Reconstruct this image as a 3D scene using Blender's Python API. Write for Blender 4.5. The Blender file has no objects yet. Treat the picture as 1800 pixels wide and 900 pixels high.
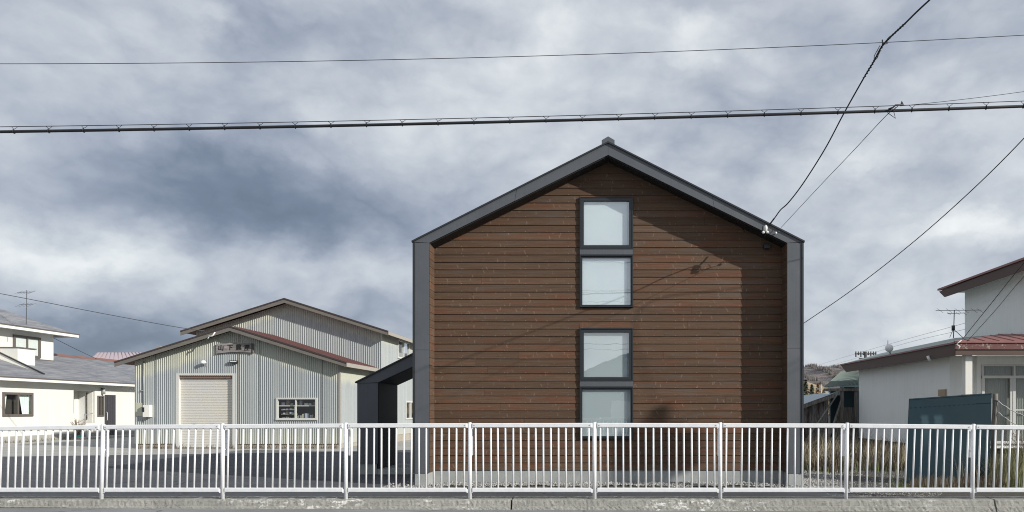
import bpy, bmesh, math, random
from mathutils import Vector, Matrix
from mathutils.geometry import tessellate_polygon
random.seed(7)
R = math.radians
sc = bpy.context.scene
C = sc.collection
F = 1300.0          # focal length in photograph pixels (1800 wide)
VX, VY, EYE = 1069.0, 720.0, 1.58

# ------------------------------------------------------------------ camera
cam = bpy.data.cameras.new('camera'); co = bpy.data.objects.new('camera', cam); C.objects.link(co)
cam.sensor_width = 36; cam.lens = 36*F/1800
cam.shift_x = -(VX-900)/1800; cam.shift_y = (VY-450)/1800
cam.clip_start = .05; cam.clip_end = 6000
co.location = (0, 0, EYE); co.rotation_euler = (R(90), 0, 0)
sc.camera = co
sc.render.resolution_x = 1024; sc.render.resolution_y = 512
sc.view_settings.view_transform = 'Standard'; sc.view_settings.look = 'None'
sc.view_settings.exposure = 0.0; sc.view_settings.gamma = 1
sc.cycles.use_denoising = True; sc.cycles.filter_width = 1.05
sc.cycles.max_bounces = 8; sc.cycles.transparent_max_bounces = 12

# ------------------------------------------------------------------ sun
SD = Vector((0.9, -0.45, 0.46)).normalized()      # towards the sun
sun = bpy.data.lights.new('sun', 'SUN'); so = bpy.data.objects.new('sun', sun); C.objects.link(so)
sun.energy = 4.9; sun.angle = R(.55); sun.color = (1, .955, .88)
so.rotation_euler = SD.to_track_quat('Z', 'Y').to_euler(); so.location = (20, -10, 20)

# ------------------------------------------------------------------ world
w = bpy.data.worlds.new('World'); sc.world = w; w.use_nodes = True
nt = w.node_tree; nt.nodes.clear()
def N(nt, t, **k):
    n = nt.nodes.new(t)
    for a, b in k.items():
        if a == 'ins':
            for i, v in b.items():
                if isinstance(v, bpy.types.NodeSocket): nt.links.new(v, n.inputs[i])
                else: n.inputs[i].default_value = v
        else: setattr(n, a, b)
    return n
def M_(nt, op, a, b=None, c=None, clamp=False):
    n = nt.nodes.new('ShaderNodeMath'); n.operation = op; n.use_clamp = clamp
    for i, v in enumerate((a, b, c)):
        if v is None: continue
        if isinstance(v, bpy.types.NodeSocket): nt.links.new(v, n.inputs[i])
        else: n.inputs[i].default_value = v
    return n.outputs[0]
def V_(nt, op, a, b=None, out=0):
    n = nt.nodes.new('ShaderNodeVectorMath'); n.operation = op
    for i, v in enumerate((a, b)):
        if v is None: continue
        if isinstance(v, bpy.types.NodeSocket): nt.links.new(v, n.inputs[i])
        else: n.inputs[i].default_value = v
    return n.outputs[out]
def ramp(nt, fac, stops, interp='LINEAR'):
    n = nt.nodes.new('ShaderNodeValToRGB'); n.color_ramp.interpolation = interp
    el = n.color_ramp.elements
    while len(el) < len(stops): el.new(.5)
    for e, (p, c) in zip(el, stops):
        e.position = p; e.color = (*c, 1) if len(c) == 3 else c
    nt.links.new(fac, n.inputs[0]); return n.outputs[0]

sky = N(nt, 'ShaderNodeTexSky', sky_type='NISHITA', sun_disc=False)
sky.sun_elevation = math.asin(SD.z); sky.sun_rotation = math.atan2(SD.x, SD.y)
tc = N(nt, 'ShaderNodeTexCoord'); D = tc.outputs['Generated']
sep = N(nt, 'ShaderNodeSeparateXYZ', ins={0: D})
zz = M_(nt, 'ADD', M_(nt, 'MAXIMUM', sep.outputs[2], 0.0), .16)
comb = N(nt, 'ShaderNodeCombineXYZ', ins={0: M_(nt, 'DIVIDE', sep.outputs[0], zz), 1: M_(nt, 'DIVIDE', sep.outputs[1], zz), 2: 0.0})
P2 = comb.outputs[0]
warp = N(nt, 'ShaderNodeTexNoise', ins={'Vector': V_(nt, 'MULTIPLY', D, (1, 1, 1.5)), 'Scale': 5.5, 'Detail': 9.0, 'Roughness': .6})
wv = V_(nt, 'SUBTRACT', warp.outputs['Color'], (.5, .5, .5))
DW = V_(nt, 'ADD', D, N(nt, 'ShaderNodeVectorMath', operation='SCALE', ins={0: wv, 3: .13}).outputs[0])
DL = V_(nt, 'ADD', D, N(nt, 'ShaderNodeVectorMath', operation='SCALE', ins={0: wv, 3: .045}).outputs[0])
DS = V_(nt, 'MULTIPLY', DL, (1, 1, 1.7))
n2 = N(nt, 'ShaderNodeTexNoise', ins={'Vector': DS, 'Scale': 3.6, 'Detail': 10.0, 'Roughness': .54})
# billows: rounded puffs with darker creases between them
def billow(scale, off, det):
    v = N(nt, 'ShaderNodeTexNoise', ins={'Vector': V_(nt, 'ADD', DS, off), 'Scale': scale, 'Detail': det, 'Roughness': .5})
    return M_(nt, 'ABSOLUTE', M_(nt, 'SUBTRACT', v.outputs[0], .5))
b1 = billow(5.5, (3.1, .7, 1.3), 6.0); b2 = billow(14.0, (.4, 2.2, 5.1), 5.0)
val = M_(nt, 'MULTIPLY_ADD', M_(nt, 'SUBTRACT', n2.outputs[0], .5), .66, .555)
val = M_(nt, 'MULTIPLY_ADD', b1, .80, val)
val = M_(nt, 'MULTIPLY_ADD', b2, .40, val)
def blob(px, py, wx, wy, a):
    """A cloud mass seen in that direction; wx, wy are its half widths in photograph pixels."""
    global val
    d = Vector(((px-VX)/F, 1, (VY-py)/F)); L = d.length; d.normalize()
    df = V_(nt, 'SUBTRACT', DW, tuple(d))
    df = V_(nt, 'MULTIPLY', df, (F/wx*L, min(F/wx, F/wy)*L, F/wy*L))
    q = V_(nt, 'DOT_PRODUCT', df, df, out=1)
    e = M_(nt, 'EXPONENT', M_(nt, 'MULTIPLY', q, -1.0))
    val = M_(nt, 'MULTIPLY_ADD', e, a, val)
for b in [(390, 335, 260, 90, -.27), (620, 350, 260, 80, -.17), (430, 410, 200, 34, -.10), (60, 60, 200, 80, -.08), (180, 600, 420, 70, -.42), (420, 90, 90, 55, -.16),
          (560, 60, 160, 60, -.12), (110, 190, 150, 60, .05), (360, 40, 55, 30, .24), (60, 440, 180, 34, .16), (250, 475, 120, 26, .16),
          (640, 470, 120, 50, .10), (60, 350, 90, 30, -.08), (1230, 65, 80, 34, .26), (1010, 55, 60, 30, .14), (1040, 120, 90, 25, .08), (1480, 290, 90, 40, .14),
          (1700, 400, 120, 30, .30), (1640, 560, 120, 20, .08), (1230, 260, 90, 40, -.06), (1540, 290, 60, 22, .16), (1760, 300, 60, 25, .10), (1500, 400, 90, 24, .10), (1640, 290, 120, 40, -.14), (1350, 200, 160, 40, -.10), (780, 20, 120, 30, -.12), (620, 560, 130, 40, -.12),
          (900, 170, 250, 70, .02), (1560, 560, 200, 90, .04), (1600, 60, 160, 50, -.04), (660, 290, 60, 60, -.02), (1320, 320, 70, 30, -.1)]:
    blob(*b)
cloud = ramp(nt, val, [(.0, (.115, .148, .205)), (.22, (.18, .224, .302)), (.42, (.305, .35, .435)), (.6, (.465, .505, .575)), (.8, (.65, .69, .725)), (1, (.86, .89, .90))])
cl10 = N(nt, 'ShaderNodeVectorMath', operation='SCALE', ins={0: cloud, 3: 10.9})
mixs = N(nt, 'ShaderNodeMixRGB', ins={0: .93, 1: sky.outputs[0], 2: cl10.outputs[0]})
bg = N(nt, 'ShaderNodeBackground', ins={0: mixs.outputs[0], 1: .1})
N(nt, 'ShaderNodeOutputWorld', ins={0: bg.outputs[0]})

# ------------------------------------------------------------------ helpers
ORG = {}
def tag(o, label=None, cat=None, group=None, kind=None):
    if label: o['label'] = label
    if cat: o['category'] = cat
    if group: o['group'] = group
    if kind: o['kind'] = kind
    return o
def empty(name, loc, label=None, cat=None, group=None):
    o = bpy.data.objects.new(name, None); C.objects.link(o); o.location = loc; o.empty_display_size = .2
    ORG[o.name] = Vector(loc); return tag(o, label, cat, group)
def at(px, py, Y):
    return Vector(((px-VX)*Y/F, Y, EYE-(py-VY)*Y/F))
class B:
    def __init__(s): s.v = []; s.f = []; s.at = []; s.sm = []
    def quad(s, *p, smooth=False):
        n = len(s.v); s.v += [Vector(q) for q in p]; s.f.append(tuple(range(n, n+len(p)))); s.sm.append(smooth)
    def box(s, x0, x1, y0, y1, z0, z1, rot=None):
        n = len(s.v)
        vs = [Vector((x, y, z)) for z in (z0, z1) for y in (y0, y1) for x in (x0, x1)]
        if rot:
            c = sum(vs, Vector())/8; vs = [c+rot@(q-c) for q in vs]
        s.v += vs
        for f in ((0, 2, 3, 1), (4, 5, 7, 6), (0, 1, 5, 4), (2, 6, 7, 3), (0, 4, 6, 2), (1, 3, 7, 5)):
            s.f.append(tuple(n+i for i in f)); s.sm.append(False)
        return s
    def cbox(s, x0, x1, y0, y1, z0, z1, c=.01, axis='x'):
        """a box with its four long edges chamfered"""
        if axis == 'x':
            pr = [(y0+c, z0), (y1-c, z0), (y1, z0+c), (y1, z1-c), (y1-c, z1), (y0+c, z1), (y0, z1-c), (y0, z0+c)]
            g = lambda t, q: Vector((t, q[0], q[1])); a, b = x0, x1
        else:
            pr = [(x0+c, y0), (x1-c, y0), (x1, y0+c), (x1, y1-c), (x1-c, y1), (x0+c, y1), (x0, y1-c), (x0, y0+c)]
            g = lambda t, q: Vector((q[0], q[1], t)); a, b = z0, z1
        n = len(s.v)
        s.v += [g(a, q) for q in pr]+[g(b, q) for q in pr]
        s.f.append(tuple(n+7-i for i in range(8))); s.f.append(tuple(n+8+i for i in range(8))); s.sm += [False]*2
        for i in range(8):
            j = (i+1) % 8; s.f.append((n+i, n+j, n+8+j, n+8+i)); s.sm.append(False)
        return s
    def prism(s, poly, d0, d1, axis='y'):
        """poly of (a,b) extruded along axis between d0 and d1"""
        g = {'y': lambda q, d: Vector((q[0], d, q[1])), 'x': lambda q, d: Vector((d, q[0], q[1])), 'z': lambda q, d: Vector((q[0], q[1], d))}[axis]
        n = len(s.v); k = len(poly)
        s.v += [g(q, d0) for q in poly]+[g(q, d1) for q in poly]
        for t in tessellate_polygon([[Vector((q[0], q[1], 0)) for q in poly]]):
            s.f.append(tuple(n+i for i in t)); s.f.append(tuple(n+k+i for i in reversed(t))); s.sm += [False]*2
        for i in range(k):
            j = (i+1) % k; s.f.append((n+i, n+j, n+k+j, n+k+i)); s.sm.append(False)
        return s
    def tube(s, pts, r, n=6, r2=None, cap=True):
        pts = [Vector(p) for p in pts]; b = len(s.v); m = len(pts)
        up = Vector((0, 0, 1)); prev = None
        for i, p in enumerate(pts):
            t = (pts[min(i+1, m-1)]-pts[max(i-1, 0)]).normalized()
            a = (up if abs(t.z) < .9 else Vector((1, 0, 0))) if prev is None else prev
            x = (a-t*a.dot(t)).normalized(); y = t.cross(x); prev = x
            rr = r if r2 is None else r+(r2-r)*i/(m-1)
            for k in range(n):
                an = 2*math.pi*k/n; s.v.append(p+(x*math.cos(an)+y*math.sin(an))*rr)
        for i in range(m-1):
            for k in range(n):
                l = (k+1) % n; s.f.append((b+i*n+k, b+i*n+l, b+(i+1)*n+l, b+(i+1)*n+k)); s.sm.append(True)
        if cap:
            s.f.append(tuple(b+n-1-k for k in range(n))); s.f.append(tuple(b+(m-1)*n+k for k in range(n))); s.sm += [False]*2
        return s
    def sphere(s, c, r, n=10, m=7, sq=(1, 1, 1)):
        b = len(s.v); c = Vector(c)
        for i in range(1, m):
            th = math.pi*i/m
            for k in range(n):
                ph = 2*math.pi*k/n
                s.v.append(c+Vector((math.sin(th)*math.cos(ph)*sq[0], math.sin(th)*math.sin(ph)*sq[1], math.cos(th)*sq[2]))*r)
        s.v += [c+Vector((0, 0, r*sq[2])), c-Vector((0, 0, r*sq[2]))]; T = len(s.v)-2
        for i in range(m-2):
            for k in range(n):
                l = (k+1) % n; s.f.append((b+i*n+k, b+(i+1)*n+k, b+(i+1)*n+l, b+i*n+l)); s.sm.append(True)
        for k in range(n):
            l = (k+1) % n
            s.f.append((T, b+k, b+l)); s.f.append((T+1, b+(m-2)*n+l, b+(m-2)*n+k)); s.sm += [True]*2
        return s
    def obj(s, name, mat, parent=None, attr=None, fixn=False):
        me = bpy.data.meshes.new(name)
        if parent is not None:
            o0 = ORG[parent.name]
        else:
            xs = [q.x for q in s.v]; ys = [q.y for q in s.v]; o0 = Vector(((min(xs)+max(xs))/2, (min(ys)+max(ys))/2, min(q.z for q in s.v)))
        me.from_pydata([tuple(q-o0) for q in s.v], [], s.f)
        me.polygons.foreach_set('use_smooth', s.sm)
        if attr:
            a = me.attributes.new(attr, 'FLOAT', 'POINT'); a.data.foreach_set('value', s.at)
        if fixn:
            bm = bmesh.new(); bm.from_mesh(me); bmesh.ops.recalc_face_normals(bm, faces=bm.faces); bm.to_mesh(me); bm.free()
        me.materials.append(mat)
        o = bpy.data.objects.new(name, me); C.objects.link(o)
        if parent is not None: o.parent = parent
        else: o.location = o0
        ORG[o.name] = o0
        return o
def dup(o, loc, parent=None):
    c = o.copy(); C.objects.link(c); c.location = loc
    if parent is not None: c.parent = parent
    ORG[c.name] = ORG.get(o.name, Vector()); return c

# ------------------------------------------------------------------ materials
def mat(name, base, rough=.6, metal=0., build=None, bump=0., spec=.5):
    """build(nt, pos, rnd) returns (colour socket, height socket or None)."""
    m = bpy.data.materials.new(name); m.use_nodes = True; t = m.node_tree
    p = t.nodes['Principled BSDF']
    p.inputs['Base Color'].default_value = (*base, 1); p.inputs['Roughness'].default_value = rough
    p.inputs['Metallic'].default_value = metal; p.inputs['Specular IOR Level'].default_value = spec
    if build:
        geo = N(t, 'ShaderNodeNewGeometry'); oi = N(t, 'ShaderNodeObjectInfo')
        r = build(t, geo.outputs['Position'], oi.outputs['Random'])
        col, hgt = r[0], r[1]
        if col is not None: t.links.new(col, p.inputs['Base Color'])
        if hgt is not None:
            b = N(t, 'ShaderNodeBump', ins={'Strength': 1.0, 'Distance': bump, 'Height': hgt}); t.links.new(b.outputs[0], p.inputs['Normal'])
        if len(r) > 2 and r[2] is not None: t.links.new(r[2], p.inputs['Roughness'])
    return m
def noise(t, vec, scale, detail=4., rough=.55, stretch=None, dist=0.):
    if stretch: vec = V_(t, 'MULTIPLY', vec, stretch)
    return N(t, 'ShaderNodeTexNoise', ins={'Vector': vec, 'Scale': scale, 'Detail': detail, 'Roughness': rough, 'Distortion': dist}).outputs[0]
def mixc(t, f, a, b, mode='MIX'):
    a = (*a, 1) if isinstance(a, tuple) and len(a) == 3 else a; b = (*b, 1) if isinstance(b, tuple) and len(b) == 3 else b
    return N(t, 'ShaderNodeMixRGB', blend_type=mode, ins={0: f, 1: a, 2: b}).outputs[0]
def step(t, v, a, b):
    return N(t, 'ShaderNodeMapRange', interpolation_type='SMOOTHSTEP', ins={0: v, 1: a, 2: b, 3: 0., 4: 1.}).outputs[0]
def speck(base, amt=.15, scale=6., fine=90., stretch=None, tint=(1, .97, .9), rnd_amt=.0):
    def f(t, pos, rnd):
        a = noise(t, pos, scale, 6, .6, stretch); b = noise(t, pos, fine, 3, .6)
        k = M_(t, 'ADD', M_(t, 'MULTIPLY', M_(t, 'SUBTRACT', a, .5), amt*2.4), M_(t, 'MULTIPLY', M_(t, 'SUBTRACT', b, .5), amt*1.3))
        if rnd_amt: k = M_(t, 'ADD', k, M_(t, 'MULTIPLY', M_(t, 'SUBTRACT', rnd, .5), rnd_amt))
        k = M_(t, 'ADD', k, 1.0)
        c = N(t, 'ShaderNodeVectorMath', operation='SCALE', ins={0: mixc(t, step(t, a, .35, .65), base, tuple(x*y for x, y in zip(base, tint))), 3: k}).outputs[0]
        return c, b
    return f

def wood_build(t, pos, rnd):
    s = N(t, 'ShaderNodeSeparateXYZ', ins={0: pos})
    u = M_(t, 'ADD', s.outputs[0], s.outputs[1])
    v = N(t, 'ShaderNodeCombineXYZ', ins={0: M_(t, 'MULTIPLY_ADD', rnd, 37.0, u), 1: M_(t, 'MULTIPLY', rnd, 11.0), 2: s.outputs[2]}).outputs[0]
    g1 = noise(t, v, 1.0, 5, .6, (1.3, 1, 48), .6)
    g2 = noise(t, v, 1.0, 4, .65, (6, 1, 170), .2)
    big = noise(t, v, 1.0, 2, .5, (1.1, 1, 9))
    big2 = noise(t, V_(t, 'ADD', v, (9, 3, 5)), 1.0, 4, .6, (1.1, 1, 9))
    c = ramp(t, g1, [(.25, (.078, .047, .029)), (.5, (.101, .062, .039)), (.75, (.128, .082, .054))])
    c = mixc(t, M_(t, 'MULTIPLY', step(t, g2, .5, .72), .3), c, (.155, .115, .085))
    c = mixc(t, M_(t, 'MULTIPLY', step(t, M_(t, 'MULTIPLY_ADD', M_(t, 'SUBTRACT', rnd, .5), .16, big), .48, .66), .85), c, mixc(t, 1., c, (1.16, .88, .80), 'MULTIPLY'))
    c = mixc(t, M_(t, 'MULTIPLY', step(t, big2, .52, .7), .55), c, (.105, .088, .076))
    for k, (sc_, off) in enumerate(((3.4, 0.), (2.3, 4.7))):      # pale slanting knot marks
        vs = V_(t, 'MULTIPLY', V_(t, 'ADD', v, (off, off, off*.37)), (sc_, 1, 6.33))
        vo = N(t, 'ShaderNodeTexVoronoi', ins={'Vector': vs, 'Scale': 1.0, 'Randomness': .95})
        df = N(t, 'ShaderNodeSeparateXYZ', ins={0: V_(t, 'SUBTRACT', vs, vo.outputs['Position'])})
        dx = M_(t, 'DIVIDE', df.outputs[0], sc_); dz = M_(t, 'DIVIDE', df.outputs[2], 6.33)
        cr = N(t, 'ShaderNodeSeparateXYZ', ins={0: vo.outputs['Color']})
        sl = M_(t, 'MULTIPLY', M_(t, 'SUBTRACT', cr.outputs[0], .5), .9)
        ax = M_(t, 'ABSOLUTE', M_(t, 'MULTIPLY_ADD', sl, dz, dx))
        m1 = M_(t, 'MULTIPLY', step(t, ax, .017, .004), step(t, M_(t, 'ABSOLUTE', dz), .045, .022))
        m1 = M_(t, 'MULTIPLY', m1, M_(t, 'MULTIPLY', step(t, cr.outputs[1], .58, 1.0), .42))
        c = mixc(t, m1, c, (.27, .21, .16))
    k = M_(t, 'MULTIPLY_ADD', rnd, .26, .85)
    c = N(t, 'ShaderNodeVectorMath', operation='SCALE', ins={0: c, 3: k}).outputs[0]
    # nail heads every 0.455 m, near the lower edge of each board
    nx = M_(t, 'ABSOLUTE', M_(t, 'SUBTRACT', M_(t, 'FRACT', M_(t, 'DIVIDE', M_(t, 'ADD', u, 100.), .455)), .5))
    nz = M_(t, 'ABSOLUTE', M_(t, 'SUBTRACT', M_(t, 'FRACT', M_(t, 'DIVIDE', M_(t, 'SUBTRACT', s.outputs[2], .288), .158)), .16))
    nail = M_(t, 'MULTIPLY', M_(t, 'LESS_THAN', nx, .012), M_(t, 'LESS_THAN', nz, .035))
    c = mixc(t, M_(t, 'MULTIPLY', nail, .4), c, (.42, .40, .38))
    h = M_(t, 'ADD', M_(t, 'MULTIPLY', g1, .6), M_(t, 'MULTIPLY', g2, .8))
    return c, h
WOOD = mat('stained_cedar', (.1, .05, .03), .78, build=wood_build, bump=.004, spec=.25)
def dm(t, pos, rnd):
    a = noise(t, pos, 1.2, 4, .6); b = noise(t, pos, 1., 3, .5, (60, 60, .6))
    k = M_(t, 'ADD', M_(t, 'MULTIPLY', a, .35), M_(t, 'MULTIPLY', b, .22))
    return ramp(t, k, [(.15, (.072, .079, .089)), (.45, (.112, .121, .134))]), noise(t, pos, 2.2, 2), M_(t, 'MULTIPLY_ADD', a, .25, .38)
METAL = mat('charcoal_metal_cladding', (.08, .087, .1), .5, .0, dm, bump=.004)
DARKTRIM = mat('dark_trim', (.022, .026, .03), .45)
DARKIN = mat('dark_porch_lining', (.012, .013, .014), .6, build=speck((.013, .014, .015), .3, 3, 30))
WFRAME = mat('black_window_frame', (.022, .027, .031), .38)
BACK = mat('dark_backing', (.01, .009, .008), .9)
def glassmat(name, tint=(.93, .97, .97), f0=.06):
    m = bpy.data.materials.new(name); m.use_nodes = True; t = m.node_tree; t.nodes.clear()
    geo = N(t, 'ShaderNodeNewGeometry')
    bp = N(t, 'ShaderNodeBump', ins={'Strength': .35, 'Distance': .003, 'Height': noise(t, geo.outputs['Position'], 1.6, 2)})
    dn = M_(t, 'ABSOLUTE', V_(t, 'DOT_PRODUCT', geo.outputs['Incoming'], geo.outputs['Normal'], out=1))
    k = M_(t, 'MULTIPLY_ADD', M_(t, 'POWER', M_(t, 'SUBTRACT', 1.0, dn, clamp=True), 5.0), 1-f0, f0)
    g = N(t, 'ShaderNodeBsdfGlossy', ins={'Color': (1, 1, 1, 1), 'Roughness': .01, 'Normal': bp.outputs[0]})
    tr = N(t, 'ShaderNodeBsdfTransparent', ins={'Color': (*tint, 1)})
    mx = N(t, 'ShaderNodeMixShader', ins={0: k, 1: tr.outputs[0], 2: g.outputs[0]})
    N(t, 'ShaderNodeOutputMaterial', ins={0: mx.outputs[0]}); return m
GLASS = glassmat('clear_glass'); COATED = glassmat('coated_glass', (.93, .98, .98), .27)
BLIND_SHADED = mat('blind_shaded', (.6, .64, .64), .9, build=speck((.59, .625, .64), .03, 2, 60, tint=(.98, 1, 1)))  # lower panes: street shade is put into the blind colour
BLIND_LIT = mat('blind_lit', (.75, .79, .79), .9, build=speck((.76, .795, .82), .03, 2, 60, tint=(.98, 1, 1)))  # same blind, colour lightened for the upper panes outside that shade
def fr_b(t, pos, rnd):
    a = noise(t, pos, 9, 5, .65); b = noise(t, pos, 55, 4, .6)
    c = mixc(t, step(t, a, .35, .7), (.80, .81, .82), (.73, .74, .755))
    return mixc(t, M_(t, 'MULTIPLY', step(t, b, .64, .72), .6), c, (.45, .45, .42)), None
FENCE = mat('white_painted_steel', (.78, .8, .84), .42, build=fr_b)
def conc(base, lime=.0, dark=.3, bsc=1.):
    def f(t, pos, rnd):
        a = noise(t, pos, 1.3*bsc, 6, .62); b = noise(t, pos, 14*bsc, 6, .68); g = noise(t, pos, 75*bsc, 3, .7)
        c = mixc(t, step(t, a, .3, .7), base, tuple(x*.8 for x in base))
        c = mixc(t, M_(t, 'MULTIPLY', step(t, b, .5, .72), dark), c, tuple(x*.45 for x in base))
        c = mixc(t, M_(t, 'MULTIPLY', step(t, g, .58, .7), .5*dark+.1), c, tuple(x*.35 for x in base))
        if lime:
            l = M_(t, 'MULTIPLY', step(t, noise(t, pos, 7, 8, .75, (1, 1, 2.2)), .53, .58), step(t, noise(t, pos, .5, 3), .46, .60))
            c = mixc(t, M_(t, 'MULTIPLY', l, lime), c, (.78, .77, .73))
        return c, M_(t, 'ADD', b, M_(t, 'MULTIPLY', g, .5))
    return f
KERB = mat('rough_kerb_concrete', (.3, .3, .27), .95, build=conc((.385, .38, .345), 1., .95, 1.5), bump=.02, spec=.2)
FOUND = mat('smooth_concrete', (.4, .41, .4), .9, build=conc((.40, .42, .41), 0, .12), bump=.004, spec=.2)
OLDCONC = mat('old_yard_concrete', (.36, .36, .34), .95, build=conc((.40, .395, .37), 0, .25, .6), bump=.006, spec=.2)
BASECONC = mat('stained_base_concrete', (.36, .33, .28), .95, build=conc((.42, .38, .31), .3, .5, 1.2), bump=.012, spec=.2)
def asph(base, light=.2):
    def f(t, pos, rnd):
        a = noise(t, pos, .5, 5, .6, (1, 2.2, 1)); b = noise(t, pos, 160, 3, .75); c2 = noise(t, pos, 25, 4, .7)
        c = mixc(t, step(t, a, .3, .72), base, tuple(x*1.35 for x in base))
        c = mixc(t, M_(t, 'MULTIPLY', step(t, b, .57, .68), .55), c, tuple(x*2.6 for x in base))
        c = mixc(t, M_(t, 'MULTIPLY', step(t, b, .36, .28), .6), c, tuple(x*.4 for x in base))
        c = mixc(t, M_(t, 'MULTIPLY', step(t, noise(t, pos, 2.2, 6, .7, (1, 3, 1)), .62, .75), light), c, (.26, .25, .235))
        dr_ = step(t, noise(t, pos, 1., 5, .6, (.35, 4.5, 1), .3), .56, .66)
        c = mixc(t, M_(t, 'MULTIPLY', dr_, .3), c, tuple(min(1, x*1.9) for x in base))
        cd = N(t, 'ShaderNodeTexVoronoi', feature='DISTANCE_TO_EDGE', ins={'Vector': V_(t, 'ADD', pos, N(t, 'ShaderNodeVectorMath', operation='SCALE', ins={0: N(t, 'ShaderNodeTexNoise', ins={'Vector': pos, 'Scale': 1.2, 'Detail': 5.0}).outputs['Color'], 3: .9}).outputs[0]), 'Scale': .22})
        c = mixc(t, M_(t, 'MULTIPLY', step(t, cd.outputs[0], .006, .002), .6), c, tuple(x*.35 for x in base))
        return c, M_(t, 'ADD', b, M_(t, 'MULTIPLY', c2, .5))
    return f
ASPH = mat('dark_asphalt', (.07, .075, .085), .88, build=asph((.062, .066, .074), .22), bump=.008, spec=.3)
ROADM = mat('worn_road_asphalt', (.17, .17, .17), .9, build=asph((.19, .19, .195), .3), bump=.006, spec=.3)
def soil_b(t, pos, rnd):
    a = noise(t, pos, .6, 6, .65); b = noise(t, pos, 30, 5, .7)
    c = mixc(t, step(t, a, .35, .65), (.095, .09, .085), (.085, .085, .065))
    return mixc(t, step(t, b, .5, .72), c, (.19, .185, .175)), b
SOIL = mat('gravelly_soil', (.15, .14, .12), .95, build=soil_b, bump=.03, spec=.1)
def stone_b(t, pos, rnd):
    v = N(t, 'ShaderNodeTexVoronoi', ins={'Vector': pos, 'Scale': 28.0})
    c = mixc(t, .8, (.33, .32, .30), ramp(t, N(t, 'ShaderNodeSeparateXYZ', ins={0: v.outputs['Color']}).outputs[0], [(0, (.13, .13, .13)), (.6, (.34, .33, .31)), (1, (.6, .59, .56))]))
    return c, noise(t, pos, 60, 3)
STONE = mat('gravel_stone', (.35, .34, .32), .9, build=stone_b, bump=.004, spec=.2)

def corr_b(aged, fresh, depth=.75, rust=.25):
    def f(t, pos, rnd):
        d = N(t, 'ShaderNodeAttribute', attribute_name='dtop').outputs['Fac']
        j = noise(t, pos, 1., 3, .6, (7, 7, .35)); a = noise(t, pos, .8, 5, .6); st = noise(t, pos, 1., 5, .7, (14, 14, .7))
        k = M_(t, 'SUBTRACT', 1.0, step(t, M_(t, 'ADD', d, M_(t, 'MULTIPLY', M_(t, 'SUBTRACT', j, .5), .55)), depth*.8, depth*1.25))
        cn = noise(t, pos, 1., 2, .5, (9, 9, .12))
        c = mixc(t, st, tuple(x*.8 for x in aged), tuple(x*1.12 for x in aged))
        c = mixc(t, step(t, cn, .35, .65), mixc(t, 1., c, (.93, .94, .95), 'MULTIPLY'), mixc(t, 1., c, (1.06, 1.05, 1.03), 'MULTIPLY'))
        c = mixc(t, M_(t, 'MULTIPLY', rnd, .3), c, tuple(x*y for x, y in zip(aged, (1.12, 1.1, 1.0))))
        z = N(t, 'ShaderNodeSeparateXYZ', ins={0: pos}).outputs[2]
        low = M_(t, 'SUBTRACT', 1.0, step(t, M_(t, 'ADD', z, M_(t, 'MULTIPLY', M_(t, 'SUBTRACT', j, .5), .9)), .35, 1.1))
        c = mixc(t, M_(t, 'MULTIPLY', low, .7), c, tuple(x*.95 for x in fresh))
        c = mixc(t, k, c, fresh)
        c = mixc(t, M_(t, 'MULTIPLY', step(t, noise(t, pos, 1., 6, .75, (9, 9, 2)), .66, .75), rust), c, (.17, .11, .075))
        return c, noise(t, pos, 3, 3)
    return f
CORR = mat('faded_corrugated_steel', (.3, .33, .34), .55, build=corr_b((.38, .41, .425), (.49, .50, .425)), bump=.006)
CORR2 = mat('faded_corrugated_steel_large', (.3, .33, .34), .55, build=corr_b((.40, .43, .44), (.50, .51, .445), .45, .15), bump=.006)
REDROOF = mat('brick_red_roof_paint', (.2, .06, .05), .55, build=speck((.17, .078, .068), .35, 2.5, 40, (1, 1, 1), (.8, .9, 1)))
RUSTROOF = mat('red_roof_edge', (.26, .08, .07), .45, build=speck((.30, .135, .12), .3, 3, 50, tint=(.75, .7, .75)))
VERGE = mat('weathered_verge_board', (.22, .2, .185), .85, build=speck((.165, .152, .14), .35, 4, 60, (.5, 3, 6)))
VLIGHT = mat('pale_weathered_board', (.34, .32, .3), .85, build=speck((.33, .315, .29), .3, 4, 60, (.5, 3, 6)))
VERGECAP = mat('dark_verge_cap', (.055, .04, .037), .5)
WHITEW = mat('white_house_siding', (.8, .8, .77), .75, build=speck((.68, .69, .68), .03, .8, 30, (6, 6, .5)))
WHITETRIM = mat('white_trim', (.8, .8, .78), .55, build=speck((.78, .78, .75), .06, 2, 40))
def stucco_b(t, pos, rnd):
    st = noise(t, pos, 1., 6, .7, (9, 9, .8)); b = noise(t, pos, 70, 3, .7); a = noise(t, pos, 1.1, 6, .7)
    c = mixc(t, step(t, st, .35, .8), (.86, .87, .845), (.80, .81, .79))
    return mixc(t, M_(t, 'MULTIPLY', step(t, a, .5, .7), .3), c, (.74, .74, .69)), b
STUCCO = mat('stained_white_stucco', (.7, .7, .67), .9, build=stucco_b, bump=.006, spec=.2)
def shingle_b(t, pos, rnd):
    s = N(t, 'ShaderNodeSeparateXYZ', ins={0: pos})
    a = noise(t, pos, 1., 5, .6, (3., .9, 3.)); fl = M_(t, 'FRACT', M_(t, 'MULTIPLY', s.outputs[2], 9.0))
    b = noise(t, pos, 14, 4, .6, (1, .5, 1))
    c = mixc(t, step(t, a, .32, .7), (.155, .165, .19), (.255, .26, .275))
    c = mixc(t, M_(t, 'MULTIPLY', step(t, fl, .2, .0), .4), c, (.08, .08, .09))
    return mixc(t, M_(t, 'MULTIPLY', step(t, b, .5, .7), .3), c, (.32, .31, .30)), fl
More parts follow.
